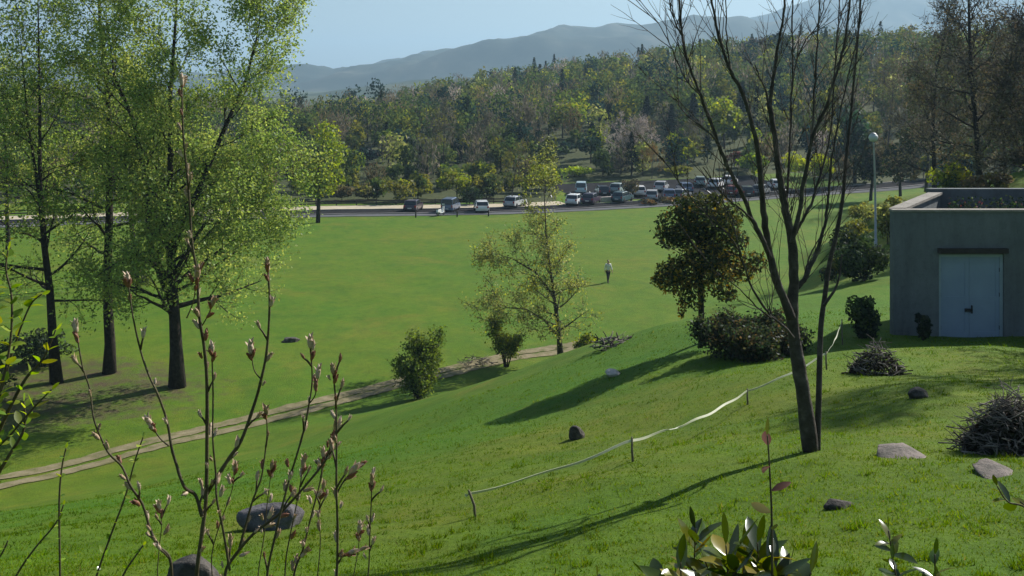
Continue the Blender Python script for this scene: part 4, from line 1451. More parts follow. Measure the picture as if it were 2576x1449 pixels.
def shed():
    D = 24.7
    k = D / F
    x0, x1 = (2248 - CU) * k, (2248 - CU) * k + 6.4
    base = np.array([x0, D, 0.0])
    zt = CAMZ - (533 - CV) * k
    zb = CAMZ - (856 - CV) * k
    root = empty('shed', (x0, D, zb), 'low grey concrete shed with pale double doors set into the slope', 'shed')
    H = zt - zb
    W = x1 - x0
    back = lambda x: (x + 2.55, 3.9)
    dl, dr, dt = (2362 - 2248) * k, (2526 - 2248) * k, (856 - 640) * k
    t = 0.25
    wall = MB()
    lowz = -1.6
    wall.box((0, 0, lowz), (dl, t, H))
    wall.box((dr, 0, lowz), (W, t, H))
    wall.box((dl, 0, dt), (dr, t, H))
    wall.box((dl, 0.02, lowz), (dr, t, -0.02))
    # left flank, right flank and back, on a skewed plan
    plan_prism(wall, [(0, t), (t * 1.3, t), (2.55 + t * 1.3, 3.9), (2.55, 3.9)], lowz, H - 0.003)
    plan_prism(wall, [(W - t * 1.3, t), (W, t), (W + 2.55, 3.9), (W + 2.55 - t * 1.3, 3.9)], lowz, H - 0.003)
    wall.box((2.55, 3.9, lowz), (W + 2.55, 4.15, H + 0.16))
    wall.build('wall', M['concrete'], root, False)
    roof = MB()
    plan_prism(roof, [(t, t), (W - t * 1.3, t), (W + 2.2, 3.9), (2.9, 3.9)], H - 0.62, H - 0.5)
    ro = roof.build('roof', M['roof_felt'], root, False)
    cp = MB()
    cp.box((-0.03, -0.035, H), (W + 0.03, t + 0.0, H + 0.055))
    plan_prism(cp, [(-0.02, t + 0.001), (0.40, t + 0.001), (0.42 + 2.52, 3.88), (2.52, 3.88)], H + 0.001, H + 0.068)
    cp.build('coping', M['coping'], root, False)
    # leaf litter and weeds lying on the flat roof
    lt = MB()
    rg = np.random.default_rng(8)
    n = 2400
    c = np.stack([rg.uniform(0.9, 4.9, n), 0.5 + 3.2 * rg.random(n) ** 0.7, H - 0.49 + rg.random(n) ** 2.2 * 0.50], -1)
    c[:, 0] += c[:, 1] * 0.6
    cards(lt, rg, c, 0.05, np.array([0, 0, .5]), 0.5, blend(rg, n, DARK + DARK + DARK + MIDG[:1] + REDB[:1]))
    lt.build('foliage', M['leaf_dense'], root, False)
    # doors
    fr = MB()
    f = 0.075
    fr.box((dl, 0.06, 0), (dl + f, 0.16, dt))
    fr.box((dr - f, 0.06, 0), (dr, 0.16, dt))
    fr.box((dl + f, 0.06, dt - f), (dr - f, 0.16, dt))
    fr.build('door_frame', M['door_frame'], root, False)
    mid = (dl + dr) / 2 - 0.02
    for a, b, hs in ((dl + f, mid - 0.004, 1), (mid + 0.004, dr - f, -1)):
        d = MB()
        d.box((a, 0.10, 0.02), (b, 0.145, dt - f - 0.004))
        e = 0.10      # raised rails and stiles
        for lo, hi in (((a, 0.088, 0.02), (a + e, 0.0995, dt - f - 0.004)), ((b - e, 0.088, 0.02), (b, 0.0995, dt - f - 0.004)),
                       ((a + e, 0.088, 0.02), (b - e, 0.0995, 0.2)), ((a + e, 0.088, dt - f - 0.13), (b - e, 0.0995, dt - f - 0.004)),
                       ((a + e, 0.088, 0.95), (b - e, 0.0995, 1.08))):
            d.box(lo, hi)
        do = d.build('door', M['shed_door'], root, False)
        for hz0 in (0.25, dt * 0.5, dt - 0.45):
            hg = MB()
            hxx = a if hs > 0 else b
            hg.box((hxx - 0.012, 0.075, hz0), (hxx + 0.012, 0.087, hz0 + 0.1))
            hg.build('hinge', M['dark_metal'], do, False)
        hd = MB()
        hx = mid - 0.06 if hs > 0 else mid + 0.06
        if hs > 0:
            hd.box((hx - 0.05, 0.055, 0.70), (hx + 0.10, 0.087, 0.78))
        else:
            hd.box((hx - 0.012, 0.05, 0.66), (hx + 0.012, 0.087, 0.86))
        hd.build('handle', M['dark_metal'], do, False)
    cov = MB()
    mid_poly = [(0, -0.22), (0, -0.002), (0.0, -0.002)]
    cov.box((dl - 0.04, -0.12, dt + 0.04), (dr + 0.06, -0.003, dt + 0.16))
    cov.build('door_hood', M['wood_dark'], root, False)
    st = MB()
    st.box((dl - 0.2, -0.5, -0.5), (dr + 0.3, -0.004, -0.03))
    st.build('step', M['concrete'], root, False)


shed()


# ------------------------------------------------------------------ lamp post
def lamp():
    b = on(2203, 49)
    top = CAMZ - (345 - CV) / F * 49
    H = top - b[2]
    root = empty('street_lamp', b, 'slim grey lamp post with a white head between the bare tree and the shed', 'lamp post')
    p = MB()
    p.tube(np.array([(0, 0, -0.1), (0, 0, 0.9), (0, 0, 0.92), (-0.03, 0, H * 0.6), (-0.10, 0, H - 0.35), (-0.12, 0, H - 0.2)]), [0.085, 0.085, 0.06, 0.05, 0.042, 0.04], 12)
    p.build('pole', M['galv'], root)
    h = MB()
    zz = np.array([-0.22, -0.2, -0.1, 0.0, 0.1, 0.16, 0.19])
    rr = np.array([0.06, 0.15, 0.21, 0.235, 0.2, 0.11, 0.02])
    h.tube(np.column_stack([np.full(7, -0.12), np.zeros(7), H + zz]), rr, 16)
    hd = h.build('lamp_head', M['lamp_white'], root)
    c = MB()
    c.tube(np.column_stack([np.full(4, -0.12), np.zeros(4), H + np.array([0.165, 0.19, 0.215, 0.23])]), [0.15, 0.13, 0.06, 0.01], 14)
    c.build('cap', M['galv'], hd)


lamp()


# ------------------------------------------------------------------ tape fence down the slope
def fence():
    pts3, tops = [], []
    spec = [(1186, 1302, 62, 'short dark stake holding the lower end of the white tape'),
            (1590, 1162, 56, 'short stake holding the white tape midway down the slope'),
            (1880, 1018, 36, 'short stake under the white tape left of the bare tree'),
            (2078, 930, 42, 'short stake under the white tape right behind the bare tree trunks'),
            (2118, 868, 62, 'thin stake at the upper end of the white tape near the shed')]
    for u, v, h, lb in spec:
        b = ground(u, v)
        hh = h * b[1] / F
        mb = MB()
        lx = 0.03 if u < 1300 else 0.0
        mb.tube(np.array([(0.02 + lx, 0, -0.15), (lx, 0, hh * 0.5), (-lx, 0, hh + 0.03)]), [0.018, 0.016, 0.013], 6)
        o = mb.build('fence_stake', M['post_wood'])
        o.location = [float(q) for q in b]
        tag(o, lb, 'stake', 'stakes of the tape fence')
        pts3.append(b + np.array([-lx, 0, hh - 0.01]))
    t = MB()
    line = []
    lead = pts3[0] + (pts3[0] - pts3[1]) * 0.02
    seq = [lead] + pts3
    for a, b in zip(seq[:-1], seq[1:]):
        L = np.linalg.norm(b - a)
        m = max(int(L / 0.12), 3)
        for i in range(m):
            f = i / m
            q = a * (1 - f) + b * f
            q[2] -= 0.10 * math.sin(math.pi * f) * min(1, L / 5) + 0.012 * math.sin(i * 0.55)
            line.append(q)
    line.append(seq[-1])
    line = np.array(line)
    n = len(line)
    tw = 0.35 * np.sin(np.arange(n) * 0.21) + 0.25 * np.sin(np.arange(n) * 0.083)
    tw[int(n * 0.27):int(n * 0.27) + 3] = 1.45
    hgt_ = 0.016
    d = np.gradient(line, axis=0)
    side = unit(np.cross(d, [0, 0, 1.0]))
    up = np.array([0, 0, 1.0]) * np.cos(tw)[:, None] + side * np.sin(tw)[:, None]
    th = unit(np.cross(d, up)) * 0.0012
    v = np.stack([line - up * hgt_ - th, line + up * hgt_ - th, line + up * hgt_ + th, line - up * hgt_ + th], 1).reshape(-1, 3)
    i = np.arange(n - 1)[:, None] * 4
    j = np.arange(4)[None, :]
    q = np.stack([i + j, i + (j + 1) % 4, i + 4 + (j + 1) % 4, i + 4 + j], -1).reshape(-1, 4)
    t.add(v, q)
    o = t.build('barrier_tape', M['tape'], None, False)
    tag(o, 'long pale tape stretched along low stakes across the grass slope', 'tape')


fence()

# ------------------------------------------------------------------ stones, stumps, brush piles
import bmesh


def ico(sub):
    bm = bmesh.new()
    bmesh.ops.create_icosphere(bm, subdivisions=sub, radius=1)
    v = np.array([p.co[:] for p in bm.verts])
    f = np.array([[q.index for q in p.verts] for p in bm.faces])
    bm.free()
    return v, f


IV, IF = ico(4)


def rock(name, u, v, wpx, hpx, mat, label, seed, flatk=1.0, cat='stone', depth=0.8, sink=0.25, rz=0.0, boxy=0.0):
    b = ground(u, v)
    k = b[1] / F
    rg = np.random.default_rng(seed)
    n = np.zeros(len(IV))
    for i in range(9):
        d = unit(rg.normal(0, 1, 3))
        n += np.sin(IV @ d * rg.uniform(1.5, 7) + rg.uniform(0, 6)) * 0.07
    s = IV.copy()
    if boxy:
        s = np.sign(s) * np.abs(s) ** (1 - boxy)
    s = s * (1 + n)[:, None]
    # a few flat broken faces
    for i in range(15):
        d = unit(rg.normal(0, 1, 3))
        c = rg.uniform(0.6, 0.9)
        e = np.maximum(s @ d - c, 0)
        s -= e[:, None] * d * 0.9
    s *= np.array([wpx * k * 0.5, wpx * k * 0.5 * depth, hpx * k / (2 - 2 * sink)])
    c, si = math.cos(rz), math.sin(rz)
    s = s @ np.array([[c, si, 0], [-si, c, 0], [0, 0, 1]])
    s[:, 2] += hpx * k / (2 - 2 * sink) * (1 - 2 * sink)
    mb = MB()
    mb.add(s, None, IF)
    o = mb.build(name, M[mat])
    o.location = [float(q) for q in b]
    return tag(o, label, cat)


rock('boulder', 690, 1328, 160, 68, 'rock', 'grey boulder on the slope behind the budding stems', 21, depth=0.7, sink=0.36)
rock('boulder', 490, 1478, 135, 85, 'rock_dark', 'dark mottled boulder at the bottom behind the main budding stem', 22, depth=0.8)
rock('stone', 1448, 1104, 52, 32, 'rock_dark', 'small dark stone with a pale end, below the long tree shadow', 23, rz=0.3)
rock('stone', 1542, 946, 44, 14, 'white_stone', 'small whitish stone lying between the tree shadows on the slope', 24)
rock('stone', 2312, 1000, 62, 26, 'rock_dark', 'dark stone in the grass in front of the shed', 25)
rock('stone_slab', 2260, 1148, 124, 20, 'slab', 'flat pinkish stone slab in the grass right of the bare tree', 26, depth=1.5, sink=0.25, boxy=0.5, rz=0.1)
rock('stone_slab', 2502, 1188, 104, 12, 'slab', 'low reddish stone slab in the grass beneath the heap of cut branches', 27, depth=1.4, sink=0.3, boxy=0.45)
rock('stone', 2115, 1276, 80, 22, 'rock_dark', 'flat brown stone half sunk in the grass near the shoot with a white leaf', 28, depth=0.7, sink=0.4)
rock('stone', 735, 858, 48, 12, 'rock_dark', 'low dark stone alone on the open field', 29, sink=0.4)


def brush(u, v, wpx, hpx, n, label, seed, mats, thick=0.012, dens=True, dark=0):
    b = ground(u, v)
    k = b[1] / F
    root = empty('brush_pile', b, label, 'brush pile')
    rg = np.random.default_rng(seed)
    rx, H = wpx * k * 0.5, hpx * k
    for mi, (mat, nm) in enumerate(mats):
        mb = MB()
        m = n // len(mats)
        for i in range(m):
            a = rg.uniform(0, 6.28)
            r = rx * rg.random() ** 0.6
            hz_ = H * max(0.05, (1 - (r / rx) ** 1.6)) * rg.uniform(0.1 if mi == 0 else 0.55, 1.0)
            c = np.array([r * math.cos(a), r * math.sin(a) * 0.8, hz_])
            d = unit(np.array([rg.normal(0, 1), rg.normal(0, 1), rg.normal(0.15, 0.45)]))
            l = rx * rg.uniform(0.35, 0.9)
            p = limb(rg, c - d * l / 2, d, l, 5, 0.14, 0)
            p[:, 2] = np.maximum(p[:, 2], -0.05)
            th = thick * rg.uniform(0.4, 1.3)
            mb.tube(p, np.linspace(th, th * 0.4, 6), 4)
        mb.build(nm, M[mat], root)
    if dark:
        lf = MB()
        nn = dark
        a = rg.uniform(0, 6.28, nn)
        r = rx * rg.random(nn) ** 0.55 * 0.95
        c = np.stack([r * np.cos(a), r * np.sin(a) * 0.8, H * 0.72 * (1 - (r / rx) ** 2) * rg.random(nn)], -1)
        cards(lf, rg, c, 0.035, None, 0.5, blend(rg, nn, [(0.02, 0.022, 0.012), (0.03, 0.035, 0.015), (0.035, 0.025, 0.015)]))
        lf.build('dead_leaves', M['leaf_dense'], root, False)
    return root


brush(2205, 940, 140, 85, 260, 'heap of dry brushwood on the grass left of the shed doors', 31, (('bark', 'dark_sticks'), ('bark_pale', 'pale_sticks')), 0.011, dark=900)
brush(2545, 1135, 250, 150, 900, 'dark heap of cut branches topped with pale dead twigs at the right photo edge', 32, (('bark_grey', 'dark_sticks'), ('bark_pale', 'pale_sticks')), 0.0075, dark=3800)
brush(1545, 868, 120, 26, 60, 'scattered grey fallen twigs at the crest beside the bright green bush', 33, (('bark_grey', 'dark_sticks'), ('bark_pale', 'pale_sticks')), 0.03)
brush(1200, 916, 90, 22, 50, 'small dry twigs lying on the dirt path edge beside the slim leafy tree', 34, (('bark_grey', 'dark_sticks'), ('bark_pale', 'pale_sticks')), 0.025)
# ------------------------------------------------------------------ cars
def bevel(o, w=0.05, seg=2):
    m = o.modifiers.new('bevel', 'BEVEL')
    m.width = w
    m.segments = seg
    m.limit_method = 'ANGLE'
    m.angle_limit = R(30)


def slope_prism(mb, poly, y, top_in):
    """extrude a side profile across the car, narrowing towards its top"""
    poly = np.asarray(poly, float)
    z0, z1 = poly[:, 1].min(), poly[:, 1].max()
    ys = y - top_in * (poly[:, 1] - z0) / (z1 - z0)
    n = len(poly)
    base = mb.n
    mb.add(np.vstack([np.column_stack([poly[:, 0], -ys, poly[:, 1]]), np.column_stack([poly[:, 0], ys, poly[:, 1]])]),
           [[i, (i + 1) % n, n + (i + 1) % n, n + i] for i in range(n)])
    mb.poly.append(list(base + np.arange(n)[::-1]))
    mb.poly.append(list(base + n + np.arange(n)))


CAR_PAINT = {
    'white': paint('paint_white', (0.78, 0.79, 0.80)), 'ice': paint('paint_ice', (0.50, 0.66, 0.72)), 'silver': paint('paint_silver', (0.42, 0.44, 0.46)),
    'grey': paint('paint_grey', (0.17, 0.18, 0.20)), 'blue': paint('paint_blue', (0.10, 0.14, 0.24)), 'plum': paint('paint_plum', (0.05, 0.03, 0.055)),
    'black': paint('paint_black', (0.018, 0.019, 0.022)), 'red': paint('paint_red', (0.16, 0.02, 0.022)), 'teal': paint('paint_teal', (0.06, 0.11, 0.12)), 'palegreen': paint('paint_pale_green', (0.30, 0.38, 0.36)),
}


def make_car(kind):
    root = empty(kind, (0, 0, -500))
    van = kind == 'van'
    if van:
        L, Wd, belt, top = 2.2, 0.92, 1.15, 1.98
        low = [(-2.2, 0.36), (-2.25, 0.7), (-2.2, belt), (1.45, belt), (2.05, 0.92), (2.22, 0.66), (2.22, 0.36)]
        gh = [(-2.16, belt), (-2.05, top - 0.1), (0.62, top - 0.1), (1.40, belt)]
        rf = [(-2.07, top - 0.1), (-1.98, top), (0.45, top + 0.01), (0.66, top - 0.1)]
    else:
        L, Wd, belt, top = 2.0, 0.85, 0.93, 1.47
        low = [(-1.98, 0.33), (-2.04, 0.62), (-1.93, belt), (0.98, belt), (1.80, 0.80), (2.02, 0.6), (2.02, 0.33)]
        gh = [(-1.80, belt), (-1.42, top - 0.08), (0.22, top - 0.08), (0.96, belt)]
        rf = [(-1.46, top - 0.08), (-1.28, top), (0.05, top + 0.01), (0.26, top - 0.08)]
    b = MB()
    slope_prism(b, low, Wd, 0.04)
    slope_prism(b, rf, Wd - 0.155, 0.06)
    # pillars
    for s in (-1, 1):
        for (xa, za), (xb, zb) in ((gh[0], gh[1]), (gh[3], gh[2]), ((-0.35, belt), (-0.35, top - 0.08))):
            y0, y1 = s * (Wd - 0.055), s * (Wd - 0.15)
            b.tube(np.array([(xa, y0, za - 0.02), (xb, y1, zb + 0.02)]), [0.05, 0.045], 5)
    bo = b.build('body', CAR_PAINT['silver'], root, False)
    bevel(bo, 0.07, 2)
    g = MB()
    slope_prism(g, gh, Wd - 0.05, 0.10)
    go = g.build('window', M['glass'], root, False)
    bevel(go, 0.03, 1)
    lw = MB()
    lw.box((-L + 0.1, -Wd + 0.05, 0.22), (L - 0.1, Wd - 0.05, 0.335))
    lw.build('underbody', M['tyre'], root, False)
    for sx in (-1.28, 1.28):
        for s in (-1, 1):
            w = MB()
            w.tube(np.array([(sx, s * (Wd - 0.2), 0.315), (sx, s * (Wd - 0.18), 0.315), (sx, s * (Wd + 0.0), 0.315), (sx, s * (Wd + 0.015), 0.315)]), [0.28, 0.315, 0.315, 0.28], 20)
            wo = w.build('wheel', M['tyre'], root)
            rm = MB()
            rm.tube(np.array([(sx, s * (Wd - 0.05), 0.315), (sx, s * (Wd + 0.022), 0.315), (sx, s * (Wd + 0.028), 0.315)]), [0.19, 0.19, 0.05], 14)
            rm.build('rim', M['rim'], wo)
    for s in (-1, 1):
        h = MB()
        h.box((L - 0.16, s * (Wd - 0.22) - 0.16, 0.62), (L + 0.015, s * (Wd - 0.22) + 0.14, 0.78))
        bevel(h.build('headlight', M['lamp_glass'], root, False), 0.04)
        h = MB()
        h.box((-L - 0.045, s * (Wd - 0.16) - 0.1, 0.66), (-L + 0.2, s * (Wd - 0.16) + 0.1, 0.90 if not van else 1.1))
        bevel(h.build('tail_light', M['tail_red'], root, False), 0.03)
        mr = MB()
        mr.box((0.62, s * (Wd + 0.09) - 0.08, belt + 0.0), (0.74, s * (Wd + 0.09) + 0.07, belt + 0.14))
        bevel(mr.build('mirror', M['dark_metal'], root, False), 0.03)
    pl = MB()
    pl.box((-L - 0.062, -0.26, 0.5), (-L - 0.03, 0.26, 0.61))
    pl.box((L + 0.012, -0.26, 0.42), (L + 0.032, 0.26, 0.53))
    pl.build('number_plate', M['plate'], root, False)
    return root


PROTO = {'car': make_car('car'), 'van': make_car('van')}
USED = set()


def set_paint(root, colr):
    for c in root.children:
        if c.name.startswith('body'):
            c.material_slots[0].link = 'OBJECT'
            c.material_slots[0].material = CAR_PAINT[colr]


def park(kind, u, v, colr, yaw, label, D=None):
    if D is None:
        D = CAMZ * F / (v - CV)
    b = on(u, D)
    b[2] += 0.025
    sc_ = 0.80 if kind == 'van' else 0.92
    if kind not in USED:
        USED.add(kind)
        r = PROTO[kind]
        r.location = [float(q) for q in b]
        r.rotation_euler = (0, 0, R(yaw))
        r.scale = (sc_,) * 3
        r['label'], r['category'], r['group'] = label, kind, 'cars parked beyond the field'
    else:
        r = dup(PROTO[kind], b, R(yaw), sc_, label, 'cars parked beyond the field')
        r['category'] = kind
    r['category'] = kind
    set_paint(r, colr)
    return r


CARS = [
    ('car', 1040, 531, 'plum', 82, 'dark purple car by the road, furthest left of all the parked cars'),
    ('van', 1134, 531, 'blue', 78, 'dark blue-grey van seen end-on by the road, behind the motor scooter'),
    ('car', 1211, 532, 'white', 96, 'white-roofed hatchback seen from behind at the roadside, right of the blue-grey van'),
    ('car', 1296, 520, 'silver', 65, 'pale silver car partly hidden behind the crown of the thin pale tree'),
    ('van', 1462, 489, 'ice', 84, 'light blue-white van, its bright back rising over the white car'),
    ('car', 1447, 514, 'white', 70, 'white car at the front left corner of the car park, beneath the light blue van'),
    ('car', 1488, 512, 'plum', 68, 'very dark plum car beside the white car at the front of the car park'),
    ('car', 1515, 494, 'black', 95, 'black car in the second row, right of the light blue van'),
    ('car', 1556, 488, 'palegreen', 66, 'pale greenish car in the second row behind the dark teal car'),
    ('car', 1566, 508, 'teal', 60, 'dark teal car beside the little dark-trunked brownish tree'),
    ('car', 1607, 494, 'white', 88, 'white car right behind the little brownish tree'),
    ('car', 1640, 504, 'silver', 80, 'silver car at the front of the car park, right of the little brownish tree'),
    ('car', 1664, 484, 'silver', 72, 'silver car in the back row above the dark blue one'),
    ('car', 1682, 502, 'blue', 85, 'dark blue car in the front row between a silver and a grey car'),
    ('car', 1714, 502, 'grey', 60, 'grey car at the front of the car park left of the golden tree top'),
    ('car', 1722, 487, 'blue', 95, 'blue-grey car in the row behind the grey one, above the golden tree top'),
    ('car', 1763, 475, 'palegreen', 75, 'pale-roofed greenish car far back, left of the two white cars'),
    ('car', 1803, 479, 'white', 62, 'left of two white cars at the far right of the car park'),
    ('car', 1836, 474, 'white', 65, 'right of two white cars, just above the dark red car'),
    ('car', 1845, 494, 'red', 66, 'dark red car with a bright highlight, in front of two white cars'),
    ('car', 1878, 496, 'black', 85, 'black car next to the dark red one'),
    ('car', 1914, 493, 'grey', 60, 'dark grey car between the black car and the bare tree limbs'),
    ('car', 1951, 482, 'white', 88, 'white car mostly hidden behind the thick bare tree limb'),
]
for c in CARS:
    park(*c)


# motor scooter at the edge of the road
def scooter():
    b = on(1109, 111.6)
    b[2] += 0.05
    root = empty('motor_scooter', b, 'small pale motor scooter with black wheels standing at the road edge before the blue-grey van', 'motor scooter', None, R(62))
    for x in (-0.62, 0.62):
        w = MB()
        a = np.linspace(0, 2 * np.pi, 25)
        w.tube(np.column_stack([x + 0.2 * np.cos(a), np.zeros(25), 0.26 + 0.2 * np.sin(a)]), 0.055, 8, False)
        wo = w.build('wheel', M['tyre'], root)
        r = MB()
        r.tube(np.array([(x, -0.035, 0.26), (x, 0.035, 0.26)]), 0.13, 12)
        r.build('rim', M['rim'], wo)
    body = MB()
    body.prism([(-0.85, 0.42), (-0.75, 0.72), (-0.1, 0.74), (-0.02, 0.36), (0.28, 0.34), (0.46, 0.92), (0.58, 0.94), (0.52, 0.4), (0.34, 0.24), (-0.2, 0.24), (-0.5, 0.38)], -0.13, 0.13)
    bo = body.build('body', CAR_PAINT['white'], root, False)
    bevel(bo, 0.03)
    s = MB()
    s.box((-0.8, -0.12, 0.745), (-0.1, 0.12, 0.83))
    bevel(s.build('seat', M['tyre'], root, False), 0.03)
    h = MB()
    h.tube(np.array([(0.62, 0, 0.28), (0.5, 0, 0.95), (0.46, 0, 1.06)]), 0.025, 8)
    h.tube(np.array([(0.40, -0.33, 1.05), (0.47, 0, 1.06), (0.40, 0.33, 1.05)]), 0.018, 8)
    h.build('handlebar', M['dark_metal'], root)
    sc = MB()
    sc.box((0.50, -0.17, 0.98), (0.52, 0.17, 1.28))
    bevel(sc.build('windscreen', M['lamp_glass'], root, False), 0.008, 1)
    hl = MB()
    hl.tube(np.array([(0.55, 0, 0.86), (0.60, 0, 0.86), (0.615, 0, 0.86)]), [0.07, 0.07, 0.03], 12)
    hl.build('headlight', M['lamp_glass'], root)


scooter()

# bollards along the field edge and the rail behind the verge
for u, lb in ((1046, 'low wooden post at the field edge below the dark purple car'), (1150, 'low wooden post at the field edge below the blue-grey van'), (1229, 'low wooden post at the field edge below the white-roofed hatchback')):
    b = on(u, np.interp(u, [p[0] for p in road_prof], [p[1] for p in road_prof]) - 0.6)
    mb = MB()
    mb.tube(np.array([(0, 0, -0.2), (0, 0, 0.70), (0, 0, 0.74)]), [0.085, 0.08, 0.05], 10)
    o = mb.build('bollard', M['wood_dark'])
    o.location = [float(q) for q in b]
    tag(o, lb, 'post', 'posts along the field edge')


def rail_fence(u0, u1, label):
    root = None
    xs = np.arange((u0 - CU) / F * 119.5, (u1 - CU) / F * 120.5, 2.4)
    prof_u = [p[0] for p in road_prof]
    prof_x = np.array([(p[0] - CU) / F * p[1] for p in road_prof])
    ys = np.interp(xs, prof_x, [p[1] for p in road_prof]) + 10.9
    zs = hgt(xs, ys)
    root = empty('rail_fence', (xs[0], ys[0], zs[0]), label, 'fence')
    o0 = np.array([xs[0], ys[0], zs[0]])
    for x, y, z in zip(xs, ys, zs):
        m = MB()
        m.box((x - 0.06, y - 0.06, z - 0.2), (x + 0.06, y + 0.06, z + 0.72))
        v = m.v[0] - o0
        m.v = [v]
        m.build('post', M['wood_dark'], root, False)
    for h in (0.28, 0.58):
        m = MB()
        p = np.column_stack([xs, ys - 0.085, zs + h]) - o0
        a = np.repeat(p, 1, 0)
        n = len(p)
        v = np.stack([a + [0, -.02, -.075], a + [0, .02, -.075], a + [0, .02, .075], a + [0, -.02, .075]], 1).reshape(-1, 3)
        i = np.arange(n - 1)[:, None] * 4
        j = np.arange(4)[None, :]
        m.add(v, np.stack([i + j, i + 4 + j, i + 4 + (j + 1) % 4, i + (j + 1) % 4], -1).reshape(-1, 4))
        m.build('rail', M['wood_dark'], root, False)


rail_fence(-250, 1300, 'long low dark timber rail fence behind the sandy verge of the road')


def low_wall():
    root_pts = [on(u, d) for u, d in ((1508, 124.3), (1548, 125.2))]
    mb = MB()
    a, b = root_pts
    d = unit(b - a)
    nrm = np.array([-d[1], d[0], 0])
    v = []
    for p in (a, b):
        for s, z in ((-0.15, -0.2), (0.15, -0.2), (0.15, 0.62), (-0.15, 0.62)):
            v.append(p - a + nrm * s + np.array([0, 0, z]))
    mb.add(v, [[0, 1, 2, 3], [7, 6, 5, 4], [0, 4, 5, 1], [1, 5, 6, 2], [2, 6, 7, 3], [3, 7, 4, 0]])
    o = mb.build('low_wall', M['lotwall'], None, False)
    o.location = [float(q) for q in a]
    tag(o, 'short pale low wall at the car park front, between the dark plum and dark teal cars', 'wall')


low_wall()
# low russet hedge plants at the front of the car park
for i, (u, wd, lb) in enumerate([(1632, 50, 'low russet hedge plant in front of the silver car'), (1680, 50, 'low russet hedge plant in front of the dark blue car'), (1722, 46, 'low russet hedge plant in front of the grey car')]):
    shrub('hedge_plant', u, 512, 121.5 + i * 1.2, wd, 17, 260, 0.16, ORNG + BROWN, lb, 500 + i, 8, 'leaf_dense', stems=3, group='russet hedge plants along the car park', low=-0.6)


